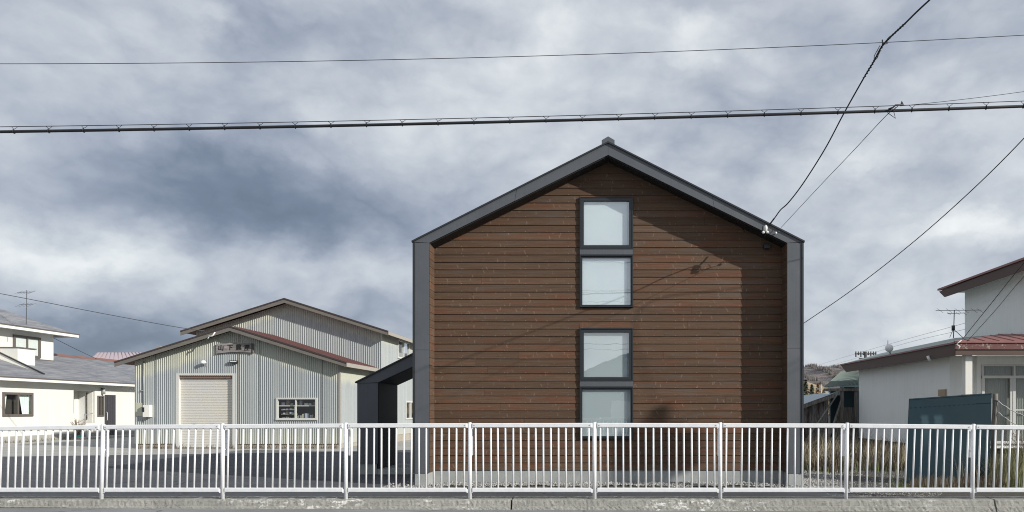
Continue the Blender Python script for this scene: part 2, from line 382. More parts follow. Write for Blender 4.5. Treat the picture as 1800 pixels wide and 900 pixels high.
SHINGLE = mat('grey_slate_shingles', (.2, .21, .22), .8, build=shingle_b, bump=.01, spec=.15)
BROWN = mat('brown_ridge_cap', (.2, .1, .08), .6, build=speck((.19, .095, .075), .25, 4, 40))
BRONZE = mat('bronze_aluminium', (.12, .105, .095), .45)
ALU = mat('pale_aluminium', (.55, .56, .55), .4, build=speck((.60, .61, .60), .1, 6, 60))
DOORM = mat('dark_door', (.05, .048, .055), .5)
CURT = mat('mint_curtain', (.55, .72, .68), .9, build=speck((.72, .82, .80), .1, 3, 30, (14, 14, 1)))
LACE = mat('lace_curtain', (.4, .41, .4), .9, build=speck((.30, .31, .29), .2, 4, 30, (18, 18, 1)))
ROOMD = mat('dim_room', (.055, .048, .04), .9)
SHUT = mat('beige_shutter_paint', (.6, .59, .56), .5, build=speck((.66, .65, .62), .06, 1.5, 40, rnd_amt=.06))
PINK = mat('pink_tile_roof', (.5, .36, .36), .7, build=speck((.50, .40, .405), .15, 6, 20, tint=(.85, .9, 1)))
TEALR = mat('teal_roof_paint', (.2, .25, .24), .5, build=speck((.22, .275, .26), .15, 2, 30))
NAVY = mat('dark_teal_sheet', (.02, .06, .085), .45)
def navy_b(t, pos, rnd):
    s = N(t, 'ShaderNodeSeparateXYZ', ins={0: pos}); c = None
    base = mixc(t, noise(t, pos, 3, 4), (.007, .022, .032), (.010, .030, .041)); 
    for cx in (6.92, 7.22):  # two pale upright patches mixed into the base colour
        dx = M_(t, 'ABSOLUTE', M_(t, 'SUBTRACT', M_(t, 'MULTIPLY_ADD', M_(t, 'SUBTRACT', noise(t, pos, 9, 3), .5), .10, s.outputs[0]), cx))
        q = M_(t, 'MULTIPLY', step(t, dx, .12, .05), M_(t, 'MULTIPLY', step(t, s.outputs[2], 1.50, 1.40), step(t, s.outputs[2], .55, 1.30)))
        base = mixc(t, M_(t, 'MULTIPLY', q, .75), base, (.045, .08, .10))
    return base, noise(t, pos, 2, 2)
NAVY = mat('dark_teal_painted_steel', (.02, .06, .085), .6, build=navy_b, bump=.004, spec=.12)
def gw(t, pos, rnd):
    a = noise(t, pos, 1., 5, .65, (22, 22, 1.4), .4)
    return ramp(t, a, [(.3, (.09, .08, .07)), (.55, (.23, .21, .19)), (.75, (.38, .36, .33))]), a
GREYWOOD = mat('weathered_grey_wood', (.2, .19, .17), .9, build=gw, bump=.012, spec=.2)
def rustb(t, pos, rnd):
    a = noise(t, pos, 1., 6, .7, (5, 5, .8)); 
    return ramp(t, a, [(.36, (.045, .028, .022)), (.48, (.10, .06, .045)), (.55, (.20, .19, .185)), (.75, (.32, .32, .31))]), a
RUSTY = mat('rusty_corrugated_sheet', (.15, .12, .1), .8, build=rustb, bump=.01)
BLUEROOF = mat('pale_blue_roof', (.3, .38, .44), .5, build=speck((.30, .375, .43), .1, 2, 30))
WIREM = mat('black_cable', (.012, .013, .015), .6)
WIREG = mat('dull_grey_wire', (.07, .075, .08), .6)
PORC = mat('white_porcelain', (.8, .8, .78), .25)
GALV = mat('galvanised_steel', (.35, .36, .37), .45, .3)
GREYP = mat('pole_concrete', (.4, .4, .38), .85, build=speck((.40, .40, .38), .1, 2, 50))

# ------------------------------------------------------------------ ground and setting
def sheet(name, pts, z, m, nx=1):
    b = B(); b.quad(*[(p[0], p[1], z) for p in pts]); return b.obj(name, m)
g = B(); g.prism([(-3500, 3500), (-3500, 12.02), (3500, 12.02), (3500, 3500)], -1.0, -.012, 'z')
tag(g.obj('ground', SOIL, fixn=True), kind='structure')
g = B(); g.quad((-700, -160, -.02), (700, -160, -.02), (700, 12.1, -.02), (-700, 12.1, -.02))
tag(g.obj('road', ROADM), kind='structure')
tag(sheet('asphalt_yard', [(-75, 12.3), (4.6, 12.3), (4.6, 14.75), (-3.3, 14.75), (-3.3, 30), (-3.3, 31.2), (-11, 27.5), (-20, 25.0), (-30, 23.6), (-75, 22.2)], -.004, ASPH), kind='structure')
tag(sheet('concrete_yard', [(-75, 22.2), (-30, 23.6), (-20, 25.0), (-11, 27.5), (-3.3, 31.2), (-3.3, 60), (-75, 60)], -.006, OLDCONC), kind='structure')

def post_depth(px): return 12.2-.5*px/1800
def kerb_z(px, py=877): return EYE-(py-VY)*post_depth(px)/F
# kerb blocks follow the fence line, with slightly broken arrises
def kerb_block(p0, p1):
    b = B(); n = max(2, int((p1-p0)/4)); rows = []
    for i in range(n+1):
        px = p0+(p1-p0)*i/n; Y = post_depth(px); x = (px-VX)*Y/F; z = kerb_z(px)
        j = lambda s: random.uniform(-s, s)
        rows.append([Vector((x, Y+.20, -.3)), Vector((x, Y+.20, z+.016)), Vector((x, Y+.12, z+.016)), Vector((x, Y+.11, z)),
                     Vector((x, Y-.07+j(.003), z-.002+j(.002))), Vector((x, Y-.088+j(.006), z-.018+j(.004))), Vector((x, Y-.112+j(.004), z-.105+j(.003))),
                     Vector((x, Y-.128+j(.006), z-.113+j(.004))), Vector((x, Y-.140+j(.006), -.0)), Vector((x, Y-.150+j(.006), -.024)), Vector((x, Y-.150, -.3))])
    k = len(rows[0])
    for r in rows: b.v += r
    for i in range(n):
        for q in range(k-1):
            b.f.append((i*k+q, (i+1)*k+q, (i+1)*k+q+1, i*k+q+1)); b.sm.append(False)
    b.f.append(tuple(range(k))); b.f.append(tuple(n*k+k-1-q for q in range(k))); b.sm += [False]*2
    return b
kr = empty('kerb', (0, 11.9, 0)); kr['kind'] = 'structure'
for p0, p1 in ((-460, -8), (-6, 899), (902, 1742), (1745, 2380)):
    kerb_block(p0, p1).obj('kerb_block', KERB, kr)
# gravel scatter
def stones(name, n, region, smin, smax, label=None):
    b = B()
    for _ in range(n):
        x, y, z = region()
        r = random.uniform(smin, smax); a = random.uniform(0, 6.3); nn = len(b.v)
        pts = [Vector((math.cos(a+k*1.2566)*r*random.uniform(.7, 1.2), math.sin(a+k*1.2566)*r*random.uniform(.7, 1.2), 0)) for k in range(5)]
        h = r*random.uniform(.5, 1.0)
        b.v += [Vector((x, y, z-r*.2))+p for p in pts]+[Vector((x, y, z+h))+p*.45 for p in pts]
        b.f.append(tuple(nn+5+k for k in range(5))); b.sm.append(False)
        for k in range(5):
            l = (k+1) % 5; b.f.append((nn+k, nn+l, nn+5+l, nn+5+k)); b.sm.append(False)
    return tag(b.obj(name, STONE), label, kind='stuff')
def reg_strip():
    x = random.uniform(-4.6, 4.7)
    wob = .12*math.sin(x*3.1)+.08*math.sin(x*7.7)
    if abs(x) < 3.4: y = random.uniform(15.28+wob*.6, 15.68)
    else: y = random.uniform(14.86+wob, 15.66)
    return x, y, -.005+max(0, (y-15.2))*.10
stones('gravel_strip', 3600, reg_strip, .008, .026)
stones('gravel_ground', 5200, lambda: (lambda y: ((random.triangular(1404, 1480, 1412)-VX)*y/F, y, -.012))(14.2+5*random.random()**1.3), .009, .026)
stones('dark_gravel', 7000, lambda: (lambda y: (random.uniform(4.1, 5.2+(y-12.2)*.62), y, -.012))(12.3+14*random.random()**1.7), .006, .016)
stones('gravel_pile', 1500, lambda: (lambda x, y: (x, y, max(0, .22*math.exp(-((x+4.2)/1.0)**2-((y-31.9)/.8)**2))+.02))(random.gauss(-4.4, .9), random.gauss(31.9, .7)), .02, .06)

# ------------------------------------------------------------------ the timber-clad house
Y0, YW = 15.3, 15.75
house = empty('timber_clad_house', (0, Y0, 0), 'new gabled house clad in dark brown timber boards inside a charcoal metal frame', 'house')
XO, XI = 4.03, 3.706                     # outer and inner half widths of the frame
ZE, ZP = 5.07, 7.11                      # outer eave and peak
ZEI, ZPI = 5.027, 6.85                   # inner eave and peak
SLI = (ZPI-ZEI)/XI
b = B()
b.box(-XO+.02, -XI-.02, Y0+.03, 22.0, .262, ZE-.03); b.box(XI+.02, XO-.02, Y0+.03, 22.0, .262, ZE-.03)
b.obj('side_wall', METAL, house)
b = B()
b.prism([(-XO+.01, ZE-.02), (0, ZP-.02), (XO-.01, ZE-.02), (XI+.01, ZEI+.015), (0, ZPI+.015), (-XI-.01, ZEI+.015)], Y0+.03, 22.1)
roof = b.obj('roof', METAL, house, fixn=True)
b = B()     # ridge vent, its end seen over the peak
b.prism([(-.135, ZP-.09), (-.135, 7.235), (0, 7.315), (.135, 7.235), (.135, ZP-.09), (0, ZP-.03)], Y0+.22, 21.9)
b.obj('ridge_vent', METAL, roof, fixn=True)
for s in (-1, 1):      # drip edge running along the outline
    b = B()
    b.prism([(s*(XO+.03), ZE-.035), (s*(XO+.03), ZE+.0), (0, ZP+.014), (0, ZP-.02)], Y0-.035, 22.15)
    b.obj('drip_edge', DARKTRIM, roof, fixn=True)
    b = B(); b.box(min(s*(XO-.03), s*(XO+.012)), max(s*(XO-.03), s*(XO+.012)), Y0-.018, Y0+.01, .265, ZE-.04)
    b.obj('corner_flashing', DARKTRIM, house)
def front_panel(poly, name='fascia_panel'):
    b = B(); b.prism(poly, Y0, Y0+.028); return b.obj(name, METAL, house, fixn=True)
g_ = .003
for s in (-1, 1):
    zj = 2.815 if s < 0 else 2.85
    xo, xi = s*(XO-.032), s*(XI+.001)
    front_panel([(xi, .262), (xo, .262), (xo, zj-g_), (xi, zj-g_)])
    front_panel([(xi, zj+g_), (xo, zj+g_), (xo, ZE-.035), (xi, ZEI-g_)])
    ou = lambda x: ZP-(ZP-ZE)*abs(x)/XO-.004; inn = lambda x: ZPI-SLI*abs(x)
    xm = s*(1.89 if s < 0 else 2.15)
    front_panel([(s*XI, ZEI+g_), (s*(XO-.004), ZE-.02), (xm-s*-g_, ou(xm)), (xm+s*g_+s*.045, inn(xm+s*.045))])
    front_panel([(xm-s*g_+s*.045, inn(xm+s*.045)), (xm-s*g_, ou(xm)), (s*g_*.7, ZP-.004), (s*g_*.7, ZPI)])
    b = B(); b.box(min(s*3.735, s*4.0), max(s*3.735, s*4.0), Y0+.012, 21.9, -.1, .258); b.obj('foundation_pier', FOUND, house)
    # soffit planks under the overhang
    for k in range(3):
        y0 = Y0+.04+k*.122; b = B()
        b.prism([(s*XI, ZEI-.0), (s*XI, ZEI-.018), (0, ZPI-.018), (0, ZPI)], y0, y0+.116); b.obj('soffit_board', DARKIN, house, fixn=True)
b = B(); b.box(-3.73, 3.73, YW, YW+.2, -.1, .284); b.obj('foundation', FOUND, house)
b = B(); b.prism([(-XI-.01, .286), (XI+.01, .286), (XI+.01, ZEI), (0, ZPI), (-XI-.01, ZEI)], YW+.14, YW+.2); b.obj('gable_wall', BACK, house, fixn=True)
b = B(); b.prism([(-XI, .286), (XI, .286), (XI, ZEI), (0, ZPI), (-XI, ZEI)], 21.8, 21.9); b.obj('rear_wall', METAL, house, fixn=True)
# boards
W0, W1 = -.604, .531
ranges = ((.958, 3.313), (3.748, 6.103))
PITCH = .158
def board(x0, x1, z0, z1, cut0=None):
    """lapped board between x0..x1; top edge may be cut by the roof slope"""
    b = B(); n = 0
    def hw(z): return min(XI+.002, (ZPI+.03-z)/SLI)
    a0, a1 = max(x0, -hw(z0)), min(x1, hw(z0)); c0, c1 = max(x0, -hw(z1)), min(x1, hw(z1))
    if a1-a0 < .03: return
    if c1 < c0: c0 = c1 = (c0+c1)/2
    yb = YW+.02; lo = YW-.019+random.uniform(-.003, .003); hi = YW-.005
    P = [(a0, yb, z0), (a1, yb, z0), (a1, lo+.003, z0), (a0, lo+.003, z0), (a1, lo, z0+.006), (a0, lo, z0+.006), (c1, hi, z1), (c0, hi, z1), (c1, yb, z1), (c0, yb, z1)]
    b.v = [Vector(p) for p in P]
    b.f = [(0, 1, 2, 3), (3, 2, 4, 5), (5, 4, 6, 7), (7, 6, 8, 9), (0, 3, 5, 7, 9), (1, 8, 6, 4, 2), (0, 9, 8, 1)]; b.sm = [False]*7
    b.obj('board', WOOD, house)
i = 0; z = .288-.0
while z < ZPI-.04:
    z0, z1 = z+.0035, z+PITCH+.0005
    hit = [r for r in ranges if z1 > r[0] and z0 < r[1]]
    def run(xa, xb):
        if random.random() < .28:
            xm = max(xa, -3.7)+(min(xb, 3.7)-max(xa, -3.7))*random.uniform(.2, .8); board(xa, xm-.0015, z0, z1); board(xm+.0015, xb, z0, z1)
        else: board(xa, xb, z0, z1)
    if not hit: run(-9, 9)
    else:
        run(-9, W0); run(W1, 9); r = hit[0]
        if z1-.02 > r[1] > z0: board(W0, W1, r[1], z1)
        if z0+.02 < r[0] < z1: board(W0, W1, z0, r[0])
    for s in (-1, 1):      # boards lining the inner side of the frame
        if z1 < ZEI+.02 :
            b = B(); b.box(min(s*XI, s*(XI-.012)), max(s*XI, s*(XI-.012)), Y0+.03, YW-.024, z0, z1-.004); b.obj('reveal_board', WOOD, house)
    z += PITCH
# windows
def house_window(z0, z1, thick, drop):
    b = B(); t = .045
    yf = YW-.062
    def ring(x0, x1, za, zb, t, y0, y1):
        b.cbox(x0, x1, y0, y1, za, za+t, .004); b.cbox(x0, x1, y0, y1, zb-t, zb, .004)
        b.box(x0+.0015, x0+t, y0+.002, y1, za+t-.002, zb-t+.002); b.box(x1-t, x1-.0015, y0+.002, y1, za+t-.002, zb-t+.002)
    ring(W0, W1, z0, z1, .022, yf, YW+.06)
    if thick: ring(W0+.025, W1-.025, z0+.025, z1-.025, .062, yf+.012, YW+.05)
    else: ring(W0+.025, W1-.025, z0+.024, z1-.03, .03, yf+.03, YW+.05)
    f = b.obj('window', WFRAME, house, fixn=True)
    g = B(); gi = .075 if thick else .045; g.quad((W0+gi, YW-.004, z0+gi), (W1-gi, YW-.004, z0+gi), (W1-gi, YW-.004, z1-gi), (W0+gi, YW-.004, z1-gi)); g.obj('pane', COATED, f)
    g = B(); n = 1
    g.box(W0+.02, W1-.12, YW+.022, YW+.026, z0+.03, z1-.02)
    g.box(W1-.125, W1-.02, YW+.04, YW+.044, z0+.03, z1-.02)
    g.obj('blind', BLIND_LIT if z0 > 3.5 else BLIND_SHADED, f)
house_window(4.986, 6.097, True, 0); house_window(3.754, 4.865, False, 0)
house_window(2.184, 3.307, True, 0); house_window(.964, 2.063, False, 0)
for za, zb in ((4.867, 4.984), (2.065, 2.182)):
    b = B(); b.cbox(W0+.003, W1-.003, YW-.055, YW+.01, za, zb, .006); b.obj('window_mullion', METAL, house, fixn=True)
b = B(); b.cbox(3.30, 3.42, YW-.10, YW-.02, 4.99, 5.09, .01); b.obj('junction_box', DARKTRIM, house, fixn=True)
# side porch
b = B(); b.box(-6.125, -5.62, 18.05, 19.7, .26, 2.25-.02); 
porch_col = b.obj('porch_storage', METAL, house)
b = B(); b.box(-5.617, -5.60, 18.07, 19.66, .14, 2.5); b.obj('porch_lining', DARKIN, porch_col)
b = B(); b.prism([(-6.14, 2.25), (-6.14, 2.22), (-5.61, 2.245), (-4.0, 2.975), (-4.0, 3.30)], 18.03, 19.72); pr = b.obj('porch_roof', METAL, house, fixn=True)
b = B(); b.prism([(-6.16, 2.225), (-6.16, 2.26), (-4.0, 3.34), (-4.0, 3.305)], 17.99, 19.76); b.obj('drip_edge', DARKTRIM, pr, fixn=True)
b = B(); b.prism([(-5.60, 2.23), (-4.0, 2.955), (-4.0, 2.97), (-5.60, 2.243)], 18.06, 19.70); b.obj('porch_ceiling', DARKIN, pr, fixn=True)
b = B(); b.box(-6.10, -5.66, 18.08, 19.6, -.05, .258); b.obj('porch_foundation', FOUND, house)
b = B(); b.box(-5.66, -4.04, 18.10, 19.8, -.05, .13); b.obj('porch_step', FOUND, house)

# ------------------------------------------------------------------ white guard fence
posts = [-33, 180, 391.5, 608, 826, 1045, 1266, 1488, 1710, 1932]
posts = [-250]+posts+[2155]
fence = empty('guard_fence', (0, 12, 0), 'long white steel railing of thin vertical bars standing on the roadside kerb', 'fence')
def ptop(px):   # top edge of the top rail in photograph pixels
    pts = [(-300, 753), (0, 749.5), (180, 746.5), (608, 744), (1045, 743), (1488, 744), (1800, 747), (2200, 752)]
    for (a, ya), (c, yc) in zip(pts, pts[1:]):
        if a <= px <= c: return ya+(yc-ya)*(px-a)/(c-a)
    return 748
bal_me = None
def bar_between(b, p, q, w, h, c=.008):
    """chamfered bar from p to q (front faces -Y)"""
    p, q = Vector(p), Vector(q); n0 = len(b.v)
    pr = [(-w/2+c, -h), (w/2-c, -h), (w/2, -h+c), (w/2, -c), (w/2-c, 0), (-w/2+c, 0), (-w/2, -c), (-w/2, -h+c)]
    b.v += [p+Vector((0, y, z)) for y, z in pr]+[q+Vector((0, y, z)) for y, z in pr]
    b.f.append(tuple(n0+7-i for i in range(8))); b.f.append(tuple(n0+8+i for i in range(8))); b.sm += [False]*2
    for i in range(8):
        j = (i+1) % 8; b.f.append((n0+i, n0+j, n0+8+j, n0+8+i)); b.sm.append(False)
first_bal = None
for k, px in enumerate(posts):
    Y = post_depth(px); zt = EYE-(ptop(px)-VY)*Y/F; zb = kerb_z(px); x = (px-VX)*Y/F
    lean = (.014 if px < 300 else 0)+(-.0 if px < 1400 else .010)
    b = B(); b.tube([(x-lean*1.1, Y, zb-.03), (x+lean*1.1, Y, zt+.003)], .032, 10); 
    b.tube([(x+lean*1.1, Y, zt+.002), (x+lean*1.1, Y, zt+.010)], .031, 10, .018)
    b.box(x-.052, x+.052, Y-.022, Y-.014, zt-.078, zt-.006); b.box(x-.05, x+.05, Y-.022, Y-.014, zb+.10, zb+.16)
    b.obj('post', FENCE, fence)
    for dz in (-.04, ):
        for sx in (-.075, .075):
            b = B(); b.tube([(x+sx, Y-.043, zt+dz), (x+sx, Y-.030, zt+dz)], .009, 6); b.obj('bolt', GALV, fence)
    b = B(); b.box(x-.03, x+.03, Y+.10, Y+.125, zt-.53, zt-.06); b.tube([(x, Y+.02, zt-.12), (x, Y+.105, zt-.12)], .012, 6); b.tube([(x, Y+.02, zt-.42), (x, Y+.105, zt-.42)], .012, 6)
    b.obj('rear_stay', FENCE, fence)
    if k == len(posts)-1: break
    qx = posts[k+1]; Y2 = post_depth(qx); x2 = (qx-VX)*Y2/F; zt2 = EYE-(ptop(qx)-VY)*Y2/F; zb2 = kerb_z(qx)
    d = .047*(1 if x2 > x else -1)
    b = B(); bar_between(b, (x+d, Y-.01, zt-.004), (x2-d, Y2-.01, zt2-.004), .055, .070); b.obj('top_rail', FENCE, fence, fixn=True)
    rb = lambda px_: EYE-(857.2-VY)*post_depth(px_)/F
    b = B(); bar_between(b, (x+d, Y-.01, rb(px)), (x2-d, Y2-.01, rb(qx)), .05, .070); b.obj('bottom_rail', FENCE, fence, fixn=True)
    leanb = (.030 if qx < 400 else .018 if qx < 700 else .006 if qx < 900 else -.004 if qx < 1300 else .012 if qx < 1600 else .034)
    for m in range(16):
        u = (10.2+m*13.22)/218.6; bx = x+(x2-x)*u; by = Y+(Y2-Y)*u; z_t = zt+(zt2-zt)*u-.06; z_b = rb(px+(qx-px)*u)-.03
        h = z_t-z_b
        if first_bal is None:
            bb = B(); bb.tube([(0, 0, 0), (0, 0, 1)], .0148, 8); me = bb.obj('baluster', FENCE, fence); first_bal = me
            for v in me.data.vertices: v.co += ORG[fence.name]
            o = me
        else: o = first_bal.copy(); C.objects.link(o); o.parent = fence
        jit = random.uniform(-.004, .004)
        o.location = Vector((bx-leanb/2+jit, by-.01, z_b))-ORG[fence.name]; o.scale = (1, 1, h); o.rotation_euler = (0, math.atan2(leanb+random.uniform(-.003, .003), h), 0)

# ------------------------------------------------------------------ corrugated walls
def corr(parent, m, p0, p1, top, zb, openings=(), pitch=.0853, amp=.024, sheet=.85, out=None, name='metal_sheet'):
    """corrugated wall from p0 to p1 (xy); top(t) gives the height; one object per metal sheet"""
    p0, p1 = Vector((*p0, 0)), Vector((*p1, 0)); L = (p1-p0).length; d = (p1-p0)/L; n = Vector((d.y, -d.x, 0)) if out is None else Vector(out)
    t = 0; base = 0
    while base < L-.05:
        end = min(L, base+sheet); b = B(); b.at = []
        ts = [base]; k = 0; pts = []
        t = base
        while t < end-1e-4:
            for fr, o in ((0, 0), (.50, 0), (.62, 1), (.86, 1)):
                tt = t+fr*pitch
                if tt < end: pts.append((tt, o*amp))
            t += pitch
        pts.append((end, 0))
        sh = random.uniform(0, .004); bj = random.uniform(-.02, .01)
        for (a, oa), (c, oc) in zip(pts, pts[1:]):
            mid = (a+c)/2; za, zc = top(a), top(c)
            iv = [(zb+bj, None)]; cuts = sorted((q[2], q[3]) for q in openings if q[0] < mid < q[1])
            lo = zb+bj; segs = []
            for q0, q1 in cuts:
                if q0 > lo: segs.append((lo, q0))
                lo = q1
            segs.append((lo, None))
            for s0, s1 in segs:
                n0 = len(b.v); A = p0+d*a+n*(oa+sh); Cc = p0+d*c+n*(oc+sh)
                t1, t2 = (za, zc) if s1 is None else (s1, s1)
                if min(t1, t2) <= s0: continue
                b.v += [A+Vector((0, 0, s0)), Cc+Vector((0, 0, s0)), Cc+Vector((0, 0, t2)), A+Vector((0, 0, t1))]
                b.at += [za-s0, zc-s0, zc-t2, za-t1]; b.f.append((n0, n0+1, n0+2, n0+3)); b.sm.append(False)
        if b.f: b.obj(name, m, parent, attr='dtop')
        base = end
def slabroof(b, xs, zs, y0, y1, th):
    """gable roof through points (x,z), thickness th downward"""
    poly = [(x, z) for x, z in zip(xs, zs)]+[(x, z-th) for x, z in reversed(list(zip(xs, zs)))]
    b.prism(poly, y0, y1)

# small front shed
bx0, bx1, bY = -19.33, -10.96, 30.2
shed = empty('corrugated_shed', (-15.2, bY, 0), 'low grey corrugated farm shed with a closed beige roller shutter', 'shed')
PK = (-15.25, 4.95); SL = .312
def top1(t): return PK[1]-.13-SL*abs(bx0+t-PK[0])
sh0, sh1 = (311-VX)/43.05, (413-VX)/43.05
wn0, wn1 = (487-VX)/43.05, (557-VX)/43.05
ops = [(sh0-bx0, sh1-bx0, 0, 2.96), (wn0-bx0, wn1-bx0, 1.17, 2.04)]
corr(shed, CORR, (bx0, bY), (bx1, bY), top1, .18, ops)
def eave1(t): return PK[1]-.13-SL*abs(bx1-PK[0])
corr(shed, CORR, (bx1, bY), (bx1, 33.95), eave1, .18)
for q in ((bx0+.02, sh0-.05, bY+.03, bY+.2), (sh1+.05, bx1-.02, bY+.03, bY+.2), (bx1-.2, bx1-.02, bY+.2, 34)):
    b = B(); b.box(*q, -.05, .22); b.obj('base_course', BASECONC, shed)
b = B(); b.box(bx0+.02, bx0+.08, bY+.05, 33.9, 0, 3.5); b.obj('side_wall', CORR, shed)
b = B(); slabroof(b, (-19.9, PK[0], -10.55), (PK[1]-SL*(19.9-15.25), PK[1], PK[1]-SL*4.7), bY-.35, 34.2, .06); r1 = b.obj('roof', REDROOF, shed, fixn=True)
for s, xe in ((-1, -19.9), (1, -10.55)):
    ze = PK[1]-SL*abs(xe-PK[0])
    b = B(); b.prism([(xe, ze-.045), (PK[0], PK[1]-.045), (PK[0], PK[1]-.20), (xe, ze-.19)], bY-.40, bY-.36); b.obj('verge_board', VERGE, r1, fixn=True)
    b = B(); b.prism([(xe-.02*s*-1, ze+.012), (PK[0], PK[1]+.014), (PK[0], PK[1]-.044), (xe, ze-.044)], bY-.42, bY-.34); b.obj('verge_cap', VERGECAP, r1, fixn=True)
b = B(); b.box(-10.57, -10.53, bY-.4, 34.0, PK[1]-SL*4.72-.17, PK[1]-SL*4.72-.01); b.obj('eave_board', VLIGHT, r1)
for k in range(9):      # standing seams on the slope that shows
    y = bY-.1+k*.42; b = B()
    b.prism([(PK[0]+.03, PK[1]), (-10.56, PK[1]-SL*4.69+.0), (-10.56, PK[1]-SL*4.69+.035), (PK[0]+.03, PK[1]+.035)], y, y+.03); b.obj('seam', REDROOF, r1, fixn=True)
# roller shutter
b = B(); zz_ = .02; P_ = []
while zz_ < 2.86:
    P_ += [(zz_, .0), (zz_+.012, .018), (zz_+.050, .022), (zz_+.062, 0)]; zz_ += .066
for (za, ya), (zc, yc) in zip(P_, P_[1:]):
    b.quad((sh0+.08, bY+.12-ya, za), (sh1-.08, bY+.12-ya, za), (sh1-.08, bY+.12-yc, zc), (sh0+.08, bY+.12-yc, zc))
st = b.obj('roller_shutter', SHUT, shed); 
b = B(); b.box(sh0+.06, sh1-.06, bY+.02, bY+.16, 2.86, 3.0); b.obj('shutter_box', mat('rusty_header', (.18, .13, .1), .8, build=speck((.20, .15, .12), .5, 7, 40, tint=(1.2, .7, .5))), st)
b = B()
b.box(sh0-.03, sh0+.09, bY-.03, bY+.16, 0, 3.06); b.box(sh1-.09, sh1+.03, bY-.03, bY+.16, 0, 3.06); b.box(sh0+.09, sh1-.09, bY-.03, bY+.02, 2.98, 3.06)
b.obj('door_frame', ALU, shed)
b = B(); b.box(-17.0, -16.9, bY+.05, bY+.095, .95, .99); b.box(-16.3, -16.2, bY+.05, bY+.095, .95, .99); b.obj('shutter_handle', DARKTRIM, st)
# shed window with shelves behind
b = B(); w0, w1 = wn0, wn1; z0, z1 = 1.15, 2.06
b.box(w0-.03, w1+.03, bY-.06, bY+.05, z1-.06, z1+.0); b.box(w0-.03, w1+.03, bY-.07, bY+.05, z0, z0+.085); b.box(w0-.03, w0+.05, bY-.055, bY+.05, z0+.085, z1-.06); b.box(w1-.05, w1+.03, bY-.055, bY+.05, z0+.085, z1-.06)
wf = b.obj('window', ALU, shed)
xm = w0+(w1-w0)*.475
b = B(); b.box(xm-.025, xm+.02, bY-.03, bY+.02, z0+.085, z1-.06); b.obj('mullion', ALU, wf)
b = B(); b.quad((w0+.05, bY, z0+.085), (xm-.025, bY, z0+.085), (xm-.025, bY, z1-.06), (w0+.05, bY, z1-.06)); b.quad((xm+.02, bY+.01, z0+.085), (w1-.05, bY+.01, z0+.085), (w1-.05, bY+.01, z1-.06), (xm+.02, bY+.01, z1-.06)); b.obj('pane', GLASS, wf)
b = B(); b.box(w0-.1, w1+.1, bY+1.0, bY+1.05, .8, 2.4); b.box(w0-.1, w1+.1, bY+.06, bY+1.0, .9, 1.14); b.obj('room_back', ROOMD, wf)
b = B(); b.box(w0, w1, bY+.10, bY+.40, 1.715, 1.755); b.box(w0+.1, w0+.68, bY+.15, bY+.4, 1.56, 1.58); b.box(w0+.1, w0+.68, bY+.15, bY+.4, 1.385, 1.405); b.box(w0+.66, w0+.72, bY+.12, bY+.2, 1.15, 1.72); b.obj('shelf', mat('pale_shelf', (.55, .53, .46), .7), wf)
cl = [mat('box_'+n, c, .8) for n, c in (('tan', (.42, .36, .27)), ('white', (.68, .68, .64)), ('lilac', (.40, .41, .52)), ('brown', (.28, .22, .18)), ('grey', (.3, .32, .32)))]
def clutter(x0, x1, zb, hmin, hmax, n, y=.2):
    for q in range(n):
        wd = (x1-x0)/n; x = x0+wd*q+random.uniform(0, wd*.2); h = random.uniform(hmin, hmax)
        b = B(); b.cbox(x, x+wd*random.uniform(.55, .9), bY+y, bY+y+.15, zb+.002, zb+h, .012, 'z'); b.obj('stored_box', random.choice(cl), wf, fixn=True)
clutter(w0+.06, w1-.06, 1.757, .08, .2, 8); clutter(w0+.12, w0+.66, 1.58, .03, .09, 4); clutter(w0+.12, w0+.66, 1.407, .03, .1, 4); clutter(w0+.1, w0+.66, 1.142, .06, .15, 4); clutter(w0+.75, w1-.06, 1.142, .14, .30, 8, .12)
for k in range(1, 10):
    x = bx0+k*.85
    if sh0-.1 < x < sh1+.1 or wn0-.1 < x < wn1+.1: continue
    b = B(); b.box(x-.012, x+.012, bY-.034, bY-.024, .2, top1(x-bx0)-.02); b.obj('lap_seam', GALV if k % 3 == 1 else VLIGHT, shed)
b = B(); b.box(bx1-.04, bx1+.035, bY-.035, bY+.04, .2, top1(bx1-bx0)-.02); b.obj('corner_trim', VLIGHT, shed)
# meter box, pipes, patch
mt = empty('meter_box', (-18.8, bY-.1, 1.4), 'small white electric meter box with a conduit on the left end of the shed', 'meter box')
b = B(); p = at(253, 712, bY-.1); q = at(266, 733, bY-.1); b.cbox(p.x, q.x, bY-.2, bY-.015, q.z, p.z, .02, 'z'); b.obj('case', WHITETRIM, mt, fixn=True)
p = at(255, 716, bY); q = at(259, 724, bY); b = B(); b.box(p.x, q.x, bY-.215, bY-.199, q.z, p.z); b.obj('meter_window', DARKTRIM, mt)
b = B()
p = at(254, 632, bY).x; b.tube([(p, bY-.05, 3.55), (p, bY-.05, 1.6)], .022, 6)
b.tube([(p-.12, bY-.05, 2.3), (p-.12, bY-.05, 2.36), (p, bY-.05, 2.36)], .02, 6); b.tube([(p+.1, bY-.05, 1.3), (p+.1, bY-.05, 1.18), (p-.05, bY-.04, 1.08)], .02, 6)
b.obj('conduit', GALV, mt)
p = at(239, 708, bY); q = at(252, 731, bY); b = B(); b.box(p.x, q.x, bY-.03, bY-.013, q.z, p.z); b.obj('patch_panel', mat('pale_green_board', (.50, .52, .42), .8, build=speck((.48, .50, .41), .1, 3, 30)), shed)
